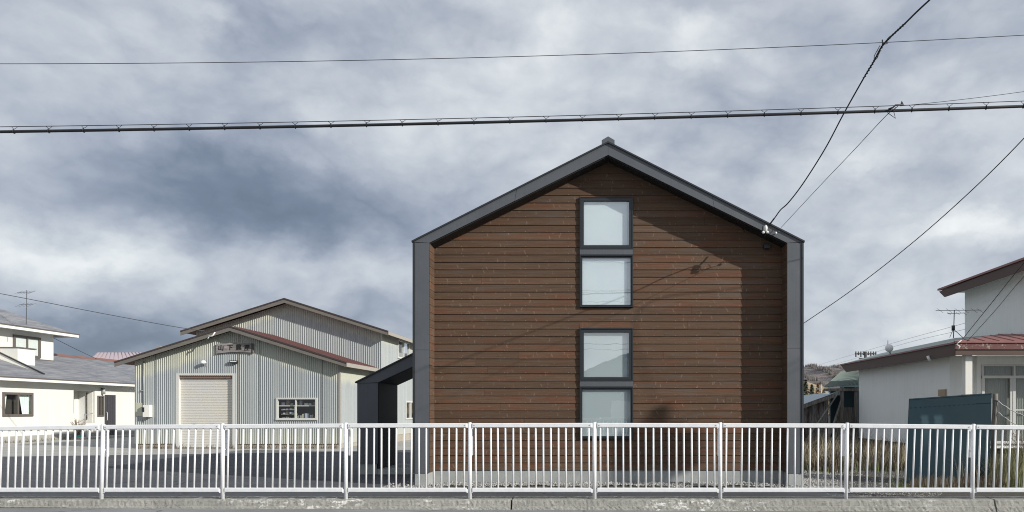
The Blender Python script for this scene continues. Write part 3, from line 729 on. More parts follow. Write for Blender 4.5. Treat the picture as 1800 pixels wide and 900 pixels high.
# floodlights on the shed
fl = empty('floodlight', at(360, 640, bY-.05), 'small round white floodlight above the roller shutter', 'floodlight')
p = at(359, 637, bY-.12); b = B(); b.tube([p+Vector((0, .1, -.02)), p+Vector((.02, -.10, .02))], .045, 10, .075); b.obj('lamp_head', PORC, fl)
b = B(); b.tube([p+Vector((-.02, .11, -.08)), p+Vector((-.05, .06, -.12)), p+Vector((0, 0, -.06))], .02, 6); b.box(p.x-.06, p.x+.04, bY-.03, bY-.012, p.z-.14, p.z-.04); b.obj('bracket', GALV, fl)
fl = empty('strip_light', at(412, 636, bY-.05), 'flat black strip light under the wooden name board', 'light fitting')
p = at(412, 636, bY-.05); b = B(); b.cbox(p.x-.155, p.x+.155, bY-.15, bY-.012, p.z-.05, p.z+.05, .01); b.obj('case', DARKTRIM, fl, fixn=True)
b = B(); b.box(p.x-.13, p.x+.13, bY-.158, bY-.149, p.z-.012, p.z+.02); b.obj('lens', PORC, fl)
# name board
sg = empty('name_board', at(412, 612, bY-.1), 'weathered wooden board with four dark brushed characters under the shed gable', 'sign')
bz = lambda px: -0.02*((px-412)/31)**2
b = B(); n = 12; top_ = []; bot_ = []
for k in range(n+1):
    px = 380+65*k/n; a = at(px, 0, bY-.1).x
    sag = ((px-412)/32)**2
    top_.append((a, at(0, 602.5+2.0*sag*(.9 if px < 412 else .6), bY-.1).z)); bot_.append((a, at(0, 618.8+2.8*sag*(1.1 if px < 412 else .4), bY-.1).z))
b.prism(top_+list(reversed(bot_)), bY-.10, bY-.045); b.obj('board', mat('old_board_wood', (.2, .19, .18), .9, build=lambda t, pos, rnd: (ramp(t, noise(t, pos, 1., 6, .7, (3, 3, 16)), [(.3, (.12, .11, .10)), (.5, (.24, .22, .21)), (.68, (.40, .38, .37))]), None)), sg, fixn=True)
b = B(); b.box(at(444, 0, bY).x-.0, at(446.3, 0, bY).x, bY-.115, bY-.03, at(0, 621, bY).z, at(0, 604, bY).z); b.obj('end_strip', VERGECAP, sg)
INK = mat('black_ink', (.012, .012, .013), .8)
for k, ch in enumerate('山下農産'):
    cu = bpy.data.curves.new('text', 'FONT'); cu.body = ch; cu.size = .25; cu.extrude = .004; cu.offset = .003; cu.align_x = 'CENTER'; cu.resolution_u = 2
    to = bpy.data.objects.new('tmp', cu); C.objects.link(to); bpy.context.view_layer.update()
    me = bpy.data.meshes.new_from_object(to); bpy.data.objects.remove(to)
    px = (388, 404.2, 419.6, 434.5)[k]; p = at(px, (615.2, 614.6, 614.4, 615.0)[k], bY-.11)
    o = bpy.data.objects.new('character', me); C.objects.link(o); o.parent = sg
    me.materials.clear(); me.materials.append(INK)
    o.location = Vector((p.x, bY-.106, p.z))-ORG[sg.name]; o.rotation_euler = (R(90), R((5, 2, -3, -3)[k]), 0)
# roof vent on the shed
rv = B(); p = at(279, 613, 31.0); rv.box(p.x-.10, p.x+.10, 30.9, 31.1, p.z-.05, p.z+.12)
rv2 = rv.obj('vent_box', GALV); tag(rv2, 'tiny grey vent box on the left slope of the low shed roof', 'vent')

# big barn behind
BY = 33.95; bbx1 = -10.40; PB = (-14.65, 6.62); SB = .315
barn = empty('corrugated_barn', (-14.5, BY, 0), 'tall corrugated barn with a dark red roof rising behind the low shed', 'barn')
bbx0 = -18.9
def topb(t): return PB[1]-.14-SB*abs(bbx0+t-PB[0])
corr(barn, CORR2, (bbx0, BY), (bbx1, BY), topb, 3.2)
eb = PB[1]-.14-SB*(bbx1-PB[0])
b_ops = [(36.45-BY, 38.55-BY, 4.15, 5.05), (37.9-BY, 39.8-BY, 1.1, 2.0)]
corr(barn, CORR2, (bbx1, BY), (bbx1, 47), lambda t: eb, .35, b_ops)
b = B(); b.box(bbx1-.15, bbx1-.015, BY, 47, -.05, .42); b.obj('base_course', BASECONC, barn)
b = B(); b.box(bbx0+.02, bbx0+.1, BY+.1, 46.9, 0, 5.0); b.box(bbx0, bbx1, 46.9, 47, 0, eb); b.obj('rear_wall', CORR2, barn)
b = B(); slabroof(b, (-19.35, PB[0], -9.95), (PB[1]-SB*4.7, PB[1], PB[1]-SB*4.7), BY-.45, 47.4, .07); r2 = b.obj('roof', REDROOF, barn, fixn=True)
for s, xe in ((-1, -19.35), (1, -9.95)):
    ze = PB[1]-SB*abs(xe-PB[0])
    b = B(); b.prism([(xe, ze-.05), (PB[0], PB[1]-.05), (PB[0], PB[1]-.21), (xe, ze-.20)], BY-.50, BY-.46); b.obj('verge_board', VERGE, r2, fixn=True)
    b = B(); b.prism([(xe, ze+.012), (PB[0], PB[1]+.014), (PB[0], PB[1]-.049), (xe, ze-.049)], BY-.52, BY-.44); b.obj('verge_cap', VERGECAP, r2, fixn=True)
ze = PB[1]-SB*4.7
b = B(); b.box(-9.97, -9.93, BY-.5, 47.3, ze-.17, ze-.012); b.obj('eave_board', VLIGHT, r2)
def xwin(parent, X, y0, y1, z0, z1, m, gm=GLASS, inner=ROOMD, t=.07, name='window', curtain=None, d=1):
    """window in a wall of constant X whose outside faces +X (d=1) or -X (d=-1)"""
    b = B(); bx = lambda a, c: (min(X+d*a, X+d*c), max(X+d*a, X+d*c))
    for q in ((y0-.03, y1+.03, z0-.03, z0+t-.02), (y0-.03, y1+.03, z1-t+.02, z1+.03), (y0-.03, y0+t-.02, z0+t-.02, z1-t+.02), (y1-t+.02, y1+.03, z0+t-.02, z1-t+.02), ((y0+y1)/2-.03, (y0+y1)/2+.03, z0+t-.02, z1-t+.02)):
        b.box(*bx(-.08, .05), *q)
    f = b.obj(name, m, parent)
    b = B(); b.quad((X, y0+t-.02, z0+t-.02), (X, y1-t+.02, z0+t-.02), (X, y1-t+.02, z1-t+.02), (X, y0+t-.02, z1-t+.02)); b.obj('pane', gm, f)
    b = B(); b.box(*bx(-.42, -.4), y0-.3, y1+.3, z0-.2, z1+.2); b.obj('room_back', inner, f)
    if curtain:
        for (a, c, a2, c2) in curtain:      # top y0..y1, bottom y0..y1 fractions
            W = y1-y0; b = B(); nst = 8; prev = None
            for q in range(nst+1):
                ft = a+(c-a)*q/nst; fb = a2+(c2-a2)*q/nst; off = -.12-.03*(q % 2)
                cur = (Vector((X+d*off, y0+W*ft, z1-.03)), Vector((X+d*off, y0+W*(ft*.45+fb*.55), z0+(z1-z0)*.45)), Vector((X+d*off, y0+W*fb, z0+.03)))
                if prev: b.quad(prev[2], cur[2], cur[1], prev[1]); b.quad(prev[1], cur[1], cur[0], prev[0])
                prev = cur
            b.obj('curtain', CURT, f)
    return f
xwin(barn, bbx1+.012, 36.45, 38.55, 4.15, 5.05, ALU, inner=LACE)
xwin(barn, bbx1+.012, 37.9, 39.8, 1.1, 2.0, ALU)

# ------------------------------------------------------------------ white house on the left
LX = -28.6
lh = empty('white_house', (LX, 38, 0), 'white two-storey house with grey slate roofs beyond the yard', 'house')
def wallx(name, X0, X1, ys, z0, z1, m, par): 
    b = B(); 
    for y0, y1 in ys: b.box(X0, X1, y0, y1, z0, z1)
    return b.obj(name, m, par)
# lower right-facing wall with openings: window y 34.9-36.7, recess 39.57-41.2, window 41.45-41.9, door 42.0-42.95
b = B(); T = .12
def seg(y0, y1, z0, z1): b.box(LX-T, LX, y0, y1, z0, z1)
seg(28, 34.93, .3, 3.02); seg(34.93, 36.72, .3, 1.28); seg(34.93, 36.72, 2.38, 3.02); seg(36.72, 39.57, .3, 3.02); seg(39.57, 41.2, 2.64, 3.02)
seg(41.2, 41.42, .3, 3.02); seg(41.42, 41.88, .3, 1.22); seg(41.42, 41.88, 2.33, 3.02); seg(41.88, 42.0, .3, 3.02); seg(42.0, 42.98, 2.42, 3.02); seg(42.98, 52, .3, 3.02)
b.obj('wall', WHITEW, lh)
b = B(); b.box(-40, LX-T, 27.9, 28, 0, 3); b.box(-40, LX-T, 52, 52.1, 0, 3); b.obj('end_wall', WHITEW, lh)
b = B(); b.box(LX-1.0, LX-.9, 39.45, 41.3, .0, 2.62); b.box(LX-.9, LX-T, 41.18, 41.24, .1, 2.62); b.box(LX-.9, LX-T, 39.5, 39.56, .1, 2.62); b.box(LX-.9, LX-T, 39.56, 41.18, 2.62, 2.66); b.obj('recess_wall', WHITEW, lh)
b = B(); b.box(LX-.1, LX+.01, 28, 42.0, -.05, .3); b.box(LX-.1, LX+.01, 43, 52, -.05, .3); b.obj('foundation', OLDCONC, lh)
b = B(); b.box(LX-.9, LX+.9, 39.3, 43.6, -.05, .10); b.obj('porch_slab', OLDCONC, lh)
CU = [(.03, .22, .03, .14), (.62, .97, .74, .97)]
xwin(lh, LX, 34.93, 36.72, 1.28, 2.38, BRONZE, curtain=CU, t=.10)
xwin(lh, LX, 41.42, 41.88, 1.22, 2.33, BRONZE, t=.06)
xwin(lh, LX-.9, 39.75, 40.75, 1.4, 2.3, BRONZE, inner=LACE)
b = B(); b.box(LX-.08, LX-.03, 42.0, 42.98, .1, 2.42)
dr = b.obj('door', DOORM, lh)
for k in range(4):
    b = B(); b.box(LX-.03, LX-.018, 42.05+k*.23, 42.25+k*.23, .18, 2.36); b.obj('panel', DOORM, dr)
b = B(); b.tube([(LX+.03, 42.14, .95), (LX+.06, 42.14, 1.0), (LX+.06, 42.14, 1.4), (LX+.02, 42.14, 1.45)], .02, 6); b.obj('handle', ALU, dr)
# lower roof
RS = .35; ex, ez = -28.0, 3.10; rx, rz = -32.92, 4.82
b = B(); b.prism([(ex, ez), (rx, rz), (-38, 3.05), (-38, 2.97), (rx, rz-.1), (ex, ez-.08)], 27.4, 52.5); lr = b.obj('roof', SHINGLE, lh, fixn=True)
b = B(); b.box(ex-.02, ex+.03, 27.4, 52.5, ez-.16, ez-.03); b.obj('eave_board', WHITETRIM, lr)
b = B(); b.box(ex-.03, ex+.05, 27.4, 52.5, ez-.028, ez+.03); b.obj('gutter', BRONZE, lr)
b = B(); b.box(LX-.05, ex-.02, 27.5, 52.4, ez-.10, ez-.075); b.obj('soffit', WHITETRIM, lr)
b = B(); b.prism([(rx-.2, rz-.06), (rx, rz+.1), (rx+.2, rz-.06)], 42.2, 52.5); b.obj('ridge_cap', BROWN, lr, fixn=True)
# upper storey
UX = -31.5
b = B(); b.box(-38, UX, 30, 42, 3.2, 5.85); b.obj('upper_wall', WHITEW, lh)
xwin(lh, UX+.03, 39.15, 40.95, 4.45, 5.53, BRONZE, curtain=[(.05, .38, .05, .36), (.72, .95, .74, .95)], inner=ROOMD, t=.11)
b = B(); uz = 5.93; us = .47; d = 2.33
E0, E1, E2, E3 = Vector((-30.8, 43, uz)), Vector((-30.8, 29, uz)), Vector((-38, 29, uz)), Vector((-38, 43, uz))
A1 = Vector((-30.8-3.2, 39.9, uz+3.2*us)); A2 = Vector((-34.0, 32.2, uz+3.2*us))
b.quad(E1, E0, A1, A2); b.quad(E0, E3, A1); b.quad(E3, E2, A2, A1); b.quad(E2, E1, A2); b.quad(E0-Vector((0, 0, .07)), E1-Vector((0, 0, .07)), E2-Vector((0, 0, .07)), E3-Vector((0, 0, .07)))
ur = b.obj('upper_roof', SHINGLE, lh)
b = B(); b.box(-30.84, -30.78, 29, 43.0, uz-.17, uz-.01); b.box(-38, -30.84, 42.94, 43.0, uz-.17, uz-.01); b.obj('eave_board', WHITETRIM, ur)
b = B(); b.box(-30.85, -30.74, 28.95, 43.06, uz-.012, uz+.04); b.obj('gutter', BRONZE, ur)
b = B(); b.box(-31.5, -30.84, 29, 42.94, uz-.12, uz-.09); b.obj('soffit', WHITETRIM, ur)
b = B(); b.prism([(-34.2, uz+3.2*us-.05), (-34, uz+3.2*us+.12), (-33.8, uz+3.2*us-.05)], 32, 40.1); b.obj('ridge_cap', BROWN, ur, fixn=True)
b = B(); b.box(UX+.005, UX+.04, 38.9, 42.02, 4.30, 4.37); b.box(UX+.005, UX+.05, 41.0, 42.05, 4.22, 4.30); b.obj('flashing', BRONZE, lh)
# balcony
b = B(); b.box(-31.48, -30.3, 37.95, 39.1, 3.85, 4.74); bl = b.obj('balcony', WHITEW, lh)
b = B(); b.box(-31.48, -30.25, 37.92, 39.15, 4.742, 4.80); b.obj('balcony_cap', BRONZE, bl)
# entrance gable
b = B(); b.prism([(-28.85, 3.42), (-33.0, 5.4), (-33.0, 4.6), (-30.9, 3.9), (-30.6, 3.86), (-29.15, 3.18)], 37.72, 37.9); gb = b.obj('entrance_gable', WHITETRIM, lh, fixn=True)
b = B(); b.prism([(-28.75, 3.42), (-33.0, 5.46), (-33.0, 5.41), (-28.78, 3.37)], 37.67, 37.78); b.obj('gable_roof', DARKTRIM, gb, fixn=True)
# wall lamp, sink, small items
wl = empty('wall_lamp', (LX+.1, 41.75, 2.45), 'small dark lantern on the white wall above the narrow window', 'wall lamp')
b = B(); b.tube([(LX+.12, 41.75, 2.46), (LX+.12, 41.75, 2.74)], .085, 8); b.obj('lantern', GALV, wl)
b = B(); b.box(LX, LX+.14, 41.68, 41.82, 2.741, 2.78); b.obj('bracket', DARKTRIM, wl)
sk = empty('garden_sink', (LX+.2, 40.6, .1), 'white garden sink with a standing tap in the porch recess', 'sink')
b = B(); b.box(LX-.25, LX+.2, 40.2, 41.0, .70, .82); b.box(LX-.1, LX+.1, 40.45, 40.75, .1, .70); b.obj('basin', PORC, sk)
b = B(); b.tube([(LX-.1, 40.55, .8), (LX-.1, 40.55, 1.35)], .04, 6); b.tube([(LX-.1, 40.55, 1.3), (LX+.05, 40.7, 1.34), (LX+.05, 40.95, 1.38)], .02, 6); b.obj('tap', GALV, sk)
def item(name, px, py0, py1, wpx, col, label, cat, Y=39.8, shape='box'):
    p = at(px, py1, Y); q = at(px, py0, Y); hw = wpx*Y/F/2; b = B(); z0 = .10
    h = q.z-p.z
    if shape == 'box':
        b.prism([(p.x-hw*.88, z0), (p.x+hw*.88, z0), (p.x+hw, z0+h), (p.x+hw*.9, z0+h), (p.x+hw*.8, z0+.05), (p.x-hw*.8, z0+.05), (p.x-hw*.9, z0+h), (p.x-hw, z0+h)], Y-.15, Y+.15)
        b.box(p.x-hw*.88, p.x+hw*.88, Y+.13, Y+.149, z0, z0+h*.97); b.box(p.x-hw*.88, p.x+hw*.88, Y-.149, Y-.13, z0, z0+h*.97)
    else:
        b.tube([(p.x, Y, z0), (p.x, Y, z0+h)], hw*.8, 12, hw)
    return tag(b.obj(name, mat(name+'_paint', col, .5), fixn=True), label, cat)
item('crate', 128.5, 762, 769, 9, (.03, .04, .17), 'dark blue plastic crate by the recessed porch', 'crate')
item('bucket', 114.5, 761, 769.5, 7, (.72, .62, .12), 'yellow plastic bucket beside the dark blue crate', 'bucket', shape='b')
item('basin', 140, 766, 770, 9, (.10, .48, .42), 'low turquoise basin right of the blue crate', 'basin')
item('bag', 103, 763, 769.5, 8, (.04, .04, .04), 'crumpled black bag left of the yellow bucket', 'bag', shape='b')
pl = B()
for k in range(26):
    a = random.uniform(0, 6.3); pl.tube([(LX+.15, 39.7, .10), (LX+.15+.15*math.cos(a), 39.7+.25*math.sin(a), .5+.3*random.random()), (LX+.15+.32*math.cos(a), 39.7+.42*math.sin(a), .75+.4*random.random())], .012, 4)
tag(pl.obj('dry_plant', mat('dry_stems', (.30, .25, .2), .9)), 'tangle of dry stems at the corner of the porch recess', 'plant')

# antenna helper
def antenna(name, base, ztop, label, arms, mount=.0, group=None):
    a = empty(name, base, label, 'antenna')
    b = B(); b.tube([base, (base[0]+.03, base[1], ztop)], .016, 6); b.obj('mast', WIREG, a)
    for (z, x0, x1, els, eh) in arms:
        b = B(); b.tube([(base[0]+x0, base[1], z), (base[0]+x1, base[1], z+.02)], .009, 5); bo = b.obj('boom', WIREG, a)
        for e in els:
            b = B(); b.tube([(base[0]+e, base[1]-eh, z-eh*.45), (base[0]+e, base[1]+eh, z+eh*.45)], .006, 4); b.obj('element', WIREG, bo)
    return a
p = at(46, 562, 38); zt = at(46, 510, 38).z
antenna('tv_antenna', (p.x, 38, p.z-.25), zt, 'roof aerial with two stacked arrays on the left white house', [(zt-.12, -.45, .3, (-.4, -.25, -.1, .05, .2, .28), .3), (zt-.75, -.35, .35, (-.3, -.1, .1, .3), .32)])

# pink roof far behind
pk = empty('pink_roofed_house', (-50, 62, 0), 'distant house showing only its pink tiled roof beyond the slate roof', 'house')
b = B(); a = [at(150, 636, 60), at(172, 619.5, 64), at(262, 619.5, 64), at(300, 640, 60)]
b.quad(a[0]-Vector((0, 0, .3)), a[3]-Vector((0, 0, .3)), a[2], a[1]); b.quad(a[1], a[2], a[3]+Vector((0, 8, -.3)), a[0]+Vector((0, 8, -.3))); b.obj('roof', PINK, pk)
for k in range(16):
    t = k/15; lo = a[0].lerp(a[3], t)-Vector((0, .03, .27)); hi = a[1].lerp(a[2], t)+Vector((0, -.03, .03)); bb = B(); bb.tube([lo, hi], .022, 4); bb.obj('tile_rib', PINK, pk)
b = B(); b.box(a[0].x+.5, a[3].x-.5, 60.5, 67, 0, 4.8); b.obj('wall', WHITEW, pk)

# ------------------------------------------------------------------ white stucco house on the right
RX = 10.95
rh = empty('stucco_house', (RX, 27, 0), 'stained white stucco house with red-brown eaves behind the dark sheets', 'house')
b = B(); b.box(RX, RX+.15, 23.7, 32.3, .35, 3.42); b.box(RX+.15, 20, 32.1, 32.3, .35, 3.4); b.obj('wall', STUCCO, rh)
b = B(); b.box(RX+.15, 11.75, 23.7, 23.85, .35, 3.3); b.box(11.75, 20, 23.55, 23.7, 2.98, 3.3); b.box(11.75, 11.88, 23.55, 23.7, .35, 2.98); b.box(14.35, 20, 23.55, 23.7, .35, 2.98); b.box(11.88, 14.35, 23.55, 23.7, .35, .55); b.obj('front_wall', STUCCO, rh)
b = B(); b.box(RX+.04, RX+.2, 23.74, 32.2, -.1, .35); b.box(RX+.2, 20, 23.74, 23.9, -.1, .35); b.obj('foundation', mat('dark_base', (.07, .065, .06), .9, build=speck((.075, .07, .065), .3, 4, 40)), rh)
b = B(); b.box(10.93, 11.14, 22.62, 22.84, 0, 3.28); b.obj('porch_pillar', WHITETRIM, rh)
exr = 10.52
b = B()   # side fascia: boxed, reaches the far end
b.prism([(22.45, 3.22), (22.45, 3.58), (33.5, 3.60), (32.7, 3.24)], exr, exr+.05, 'x'); rf = b.obj('side_fascia', mat('brown_fascia', (.08, .045, .038), .6, build=speck((.082, .048, .038), .2, 2, 40, (1, .4, 3))), rh, fixn=True)
b = B(); b.box(exr+.05, RX, 22.5, 32.8, 3.34, 3.36); b.box(RX, 20, 22.55, 23.6, 3.31, 3.33); b.obj('soffit', STUCCO, rh)
b = B(); b.box(exr-.04, exr+.07, 22.4, 33.5, 3.582, 3.635); b.obj('side_gutter', RUSTROOF, rh)
b = B(); b.box(exr, 20, 22.40, 22.45, 3.41, 3.60); b.obj('front_fascia', mat('peeling_red_fascia', (.14, .05, .045), .6, build=lambda t, pos, rnd: (mixc(t, step(t, noise(t, pos, 9, 6, .7), .56, .62), (.13, .045, .04), (.33, .28, .25)), None)), rh)
b = B(); b.box(exr+.02, 20, 22.44, 22.50, 3.24, 3.40); b.obj('lower_fascia', rf.data.materials[0], rh)
b = B(); b.box(exr-.03, 20, 22.36, 22.46, 3.602, 3.662); b.obj('front_gutter', RUSTROOF, rh)
# roofs: teal side slope and red front slope
b = B(); b.quad((exr, 33.5, 3.62), (exr, 22.45, 3.62), (12.2, 26.0, 4.10), (12.2, 33.0, 4.10)); b.quad((exr, 22.45, 3.62), (12.9, 24.3, 4.05), (12.2, 26.0, 4.10)); b.quad((12.2, 26.0, 4.10), (12.9, 24.3, 4.05), (20, 24.3, 4.05), (20, 33, 4.10), (12.2, 33.0, 4.10)); b.obj('side_roof', TEALR, rh)
b = B(); b.quad((exr, 22.44, 3.665), (20, 22.44, 3.665), (20, 24.3, 4.07), (12.9, 24.3, 4.07)); fr_ = b.obj('front_roof', RUSTROOF, rh)
for k in range(18):
    x = exr+.45*(k+1); b = B(); yt = 24.25 if x > 12.9 else 22.44+(x-exr)*(1.86/2.38)
    b.tube([(x, 22.42, 3.67), (x, yt, 3.67+(yt-22.42)*.218)], .014, 4); b.obj('seam', RUSTROOF, fr_)
# upper storey
b = B(); b.box(13.6, 20, 23.9, 28.2, 3.9, 6.15); b.obj('upper_wall', STUCCO, rh)
b = B(); b.prism([(21.5, 5.92), (21.5, 6.24), (28.95, 6.20), (28.5, 5.92)], 12.95, 13.0, 'x'); b.obj('upper_fascia', rf.data.materials[0], rh, fixn=True)
b = B(); b.box(12.9, 13.02, 21.4, 28.98, 6.242, 6.31); b.obj('upper_gutter', RUSTROOF, rh)
b = B(); b.box(13.0, 20, 21.5, 28.6, 6.10, 6.13); b.obj('upper_soffit', STUCCO, rh)
b = B(); b.quad((12.95, 28.95, 6.25), (12.95, 21.4, 6.25), (16.8, 23, 6.9), (16.8, 27, 6.9)); b.quad((12.95, 28.95, 6.25), (16.8, 27, 6.9), (22, 27, 6.9), (22, 28.95, 6.25)); b.quad((12.95, 21.4, 6.25), (22, 21.4, 6.25), (22, 23, 6.9), (16.8, 23, 6.9)); b.quad((16.8, 27, 6.9), (16.8, 23, 6.9), (22, 23, 6.9), (22, 27, 6.9)); b.obj('upper_roof', REDROOF, rh)
# sliding window with transom
b = B(); x0, x1 = 11.88, 14.35; xs = (11.88, 13.02, 14.35)
def fbar(xa, xb, za, zb, y0=23.49, y1=23.62): b.box(xa, xb, y0, y1, za, zb)
fbar(x0, x1, 2.96, 3.02); fbar(x0, x1, 2.575, 2.66, 23.47); fbar(x0, x0+.05, .55, 2.96); fbar(x1-.05, x1, .55, 2.96); fbar(x0, x1, .5, .58, 23.48)
fbar(12.88, 12.94, 2.66, 2.96); fbar(12.86, 12.95, .58, 2.575)
wd = b.obj('window', ALU, rh)
b = B(); b.box(12.95, 14.30, 23.53, 23.56, 1.55, 1.59); b.box(12.78, 12.86, 23.50, 23.54, .58, 2.575); b.box(11.93, 11.97, 23.5, 23.54, .58, 2.575); b.obj('sash', ALU, wd)
b = B(); [b.quad((xa, 23.57, za), (xb, 23.57, za), (xb, 23.57, zb), (xa, 23.57, zb)) for xa, xb, za, zb in ((11.93, 12.88, .58, 2.575), (12.94, 14.3, .58, 2.575), (11.93, 12.88, 2.66, 2.96), (12.94, 14.3, 2.66, 2.96))]; b.obj('pane', GLASS, wd)
b = B(); prev = None
for q in range(90):
    x = 11.9+q*.0275; y = 23.70+.02*(q % 2); cur = x, y
    if prev: b.quad((prev[0], prev[1], .55), (x, y, .55), (x, y, 3.0), (prev[0], prev[1], 3.0))
    prev = cur
b.obj('lace_curtain', LACE, wd)
b = B(); p = at(1650, 688, 25); 
y0 = RX*F/(1664-VX); y1 = RX*F/(1652-VX); b.box(RX-.06, RX+.01, y0, y1, 2.02, 2.24); b.obj('vent_hood', mat('tan_vent', (.36, .27, .18), .6), rh)
b = B(); y0 = RX*F/(1635-VX); b.tube([(exr-.06, 24.2, 3.33), (exr-.02, 24.15, 3.18)], .05, 8); b.obj('eave_lamp', PORC, rh)
# globe on the roof
gl = empty('white_globe', at(1562, 620, 29.5), 'round white globe with a short rod on the low roof edge', 'roof globe')
p = at(1563, 612, 28.7); b = B(); b.sphere(p, .155, 16, 10); b.obj('globe', PORC, gl)
b = B(); b.tube([p+Vector((-.05, 0, .14)), p+Vector((-.05, 0, .30))], .014, 5); b.tube([p-Vector((0, 0, .12)), (p.x+.05, p.y, 3.75)], .03, 6); b.obj('rod', GALV, gl)
# antenna on the right
p = at(1676, 598, 25); zt = at(1676, 545, 25).z
an = antenna('tv_antenna', (p.x, 25, 4.0), zt, 'slim roof aerial with one long boom on the stucco house', [(zt-.02, -.6, .95, (-.45, -.15, .15, .4, .7, .9), .22), (zt-.12, -.2, .4, (-.15, .15, .38), .12)])
b = B(); b.tube([(p.x-.02, 24.97, 4.25), (p.x-.02, 24.97, 4.42)], .06, 6); b.tube([(p.x, 25, 4.3), (p.x-.22, 24.8, 4.0)], .01, 4); b.tube([(p.x, 25, 4.3), (p.x+.22, 24.8, 4.0)], .01, 4); b.obj('mast_clamp', DARKTRIM, an)

# ------------------------------------------------------------------ lean-to sheds on the right
s1 = empty('teal_outbuilding', (11, 36, 0), 'dark teal outbuilding with a green corrugated roof and grey posts', 'outbuilding')
YS = 33.0
def pz(py, Y): return EYE-(py-VY)*Y/F
xa, xb = at(1449, 0, 34).x, at(1512, 0, 34).x
b = B(); nx = 27
lo0, lo1 = at(1448, 682, 33.2), at(1515, 677, 33.2); hi0, hi1 = at(1478, 655, 36), at(1515, 653, 36)
for k in range(nx):
    for (f0, o0), (f1, o1) in (((0, 0), (.5, .06)), ((.5, .06), (1, 0))):
        t0, t1 = (k+f0)/nx, (k+f1)/nx
        q = [lo0.lerp(lo1, t0), lo0.lerp(lo1, t1), hi0.lerp(hi1, t1), hi0.lerp(hi1, t0)]
        q[0].z += o0; q[1].z += o1; q[2].z += o1; q[3].z += o0; b.quad(*q)
b.obj('roof', TEALR, s1)
b = B(); b.box(lo0.x, lo1.x, 33.15, 33.24, lo0.z-.14, lo0.z-.02); b.obj('eave_board', GREYWOOD, s1)
b = B(); b.box(at(1480, 0, 33.6).x, 12.5, 33.6, 33.8, 1.0, 2.60); b.box(at(1458, 0, 35).x, at(1480, 0, 35).x, 34.8, 35, 0, 2.5); b.box(hi0.x, hi0.x+2, 36, 36.1, 0, 3.2); b.obj('wall', mat('teal_board', (.03, .065, .085), .7, build=speck((.032, .068, .088), .25, 2, 30)), s1)
b = B(); b.box(at(1473, 0, 33.5).x, at(1504, 0, 33.5).x, 33.42, 33.5, 0, pz(716, 33.5)); b.obj('plywood_board', GREYWOOD, s1)
b = B(); b.box(at(1506, 0, 33.3).x, at(1511, 0, 33.3).x, 33.3, 33.4, 0, 2.55); b.obj('corner_board', mat('blue_board', (.05, .09, .12), .7), s1)
for px, wv, lean in ((1505, .09, 0), (1479, .09, .05)):
    x = at(px, 0, 33.25).x; b = B(); b.tube([(x, 33.27, 0), (x+lean*.3, 33.27, 1.2), (x+lean, 33.27, 2.58)], wv, 7); b.obj('post', GREYWOOD, s1)
s2 = empty('low_rusty_shed', (8.8, 33, 0), 'low rusty tin shed with a pale blue roof left of the teal outbuilding', 'shed')
b = B(); a = [at(1405, 713, 32), at(1464, 692, 32.2), at(1470, 688, 36), at(1405, 696, 36)]
b.quad(*a); b.quad(*[q-Vector((0, 0, .06)) for q in reversed(a)]); b.obj('roof', BLUEROOF, s2)
p, q = a[0], a[1]
b = B(); b.prism([(p.x, p.z-.02), (q.x, q.z-.02), (q.x, q.z-.16), (p.x, p.z-.18)], 31.95, 32.02); b.obj('verge_board', GREYWOOD, s2, fixn=True)
def ts2(t): x = p.x+t; return p.z-.1+(q.z-p.z)*(t/(q.x-p.x))
corr(s2, RUSTY, (p.x, 32.3), (q.x-.15, 32.35), ts2, 0, pitch=.1, amp=.018, sheet=.7)
# leaning poles
for (pa, pb, r, lab) in (((1437, 745), (1478, 684), .045, 'long pale pole leaning against the teal outbuilding'), ((1455, 775), (1478, 705), .05, 'grey plank pole leaning beside the plywood board'), ((1447, 790), (1475, 720), .03, 'thin dark stick leaning lowest against the plywood board')):
    A, Q = at(*pa, 31.4), at(*pb, 32.9); dd = (A-Q).normalized(); A = A+dd*max(0, (A.z)/-dd.z if dd.z < 0 else 0)
    b = B(); b.tube([A, A.lerp(Q, .5)+Vector((.02, 0, .03)), Q], r, 6, r*.8); tag(b.obj('pole', GREYWOOD), lab, 'pole')
tk = B()
for k in range(5): 
    A = at(1462+k*2.2, 790, 31.8); A.z = 0; Q = at(1473+k*1.5, 722+k*9, 33.2); tk.tube([A, Q], .025, 5)
tag(tk.obj('branch_bundle', GREYWOOD), 'bundle of grey branches propped against the plywood board', 'branches')

# dark teal sheets
def leaning_sheet(name, corners, label, Yb, Yt):
    e = empty(name, at(*corners[0], Yb), label, 'metal sheet', 'dark teal sheets leaning by the right house')
    bl_, br, tr, tl = at(*corners[0], Yb), at(*corners[1], Yb), at(*corners[2], Yt), at(*corners[3], Yt)
    bl_.z = br.z = .0
    n = Vector((0, .02, .003)); b = B(); b.quad(bl_, br, tr, tl); b.quad(tl+n, tr+n, br+n, bl_+n)
    for a, c in ((bl_, br), (br, tr), (tr, tl), (tl, bl_)): b.quad(a, a+n, c+n, c)
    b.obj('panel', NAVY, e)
    for k in range(14):
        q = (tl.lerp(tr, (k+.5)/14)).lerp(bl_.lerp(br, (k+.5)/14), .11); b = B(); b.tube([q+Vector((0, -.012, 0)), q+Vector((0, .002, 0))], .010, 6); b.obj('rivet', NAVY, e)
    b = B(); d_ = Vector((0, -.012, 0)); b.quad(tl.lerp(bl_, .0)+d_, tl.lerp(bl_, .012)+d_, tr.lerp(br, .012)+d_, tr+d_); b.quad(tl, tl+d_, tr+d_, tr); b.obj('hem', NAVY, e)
leaning_sheet('leaning_sheet', ((1591, 845), (1712, 848), (1716.5, 693), (1598.5, 701)), 'dark teal metal sheet with two pale patches leaning by the stucco house', 15.9, 16.25)
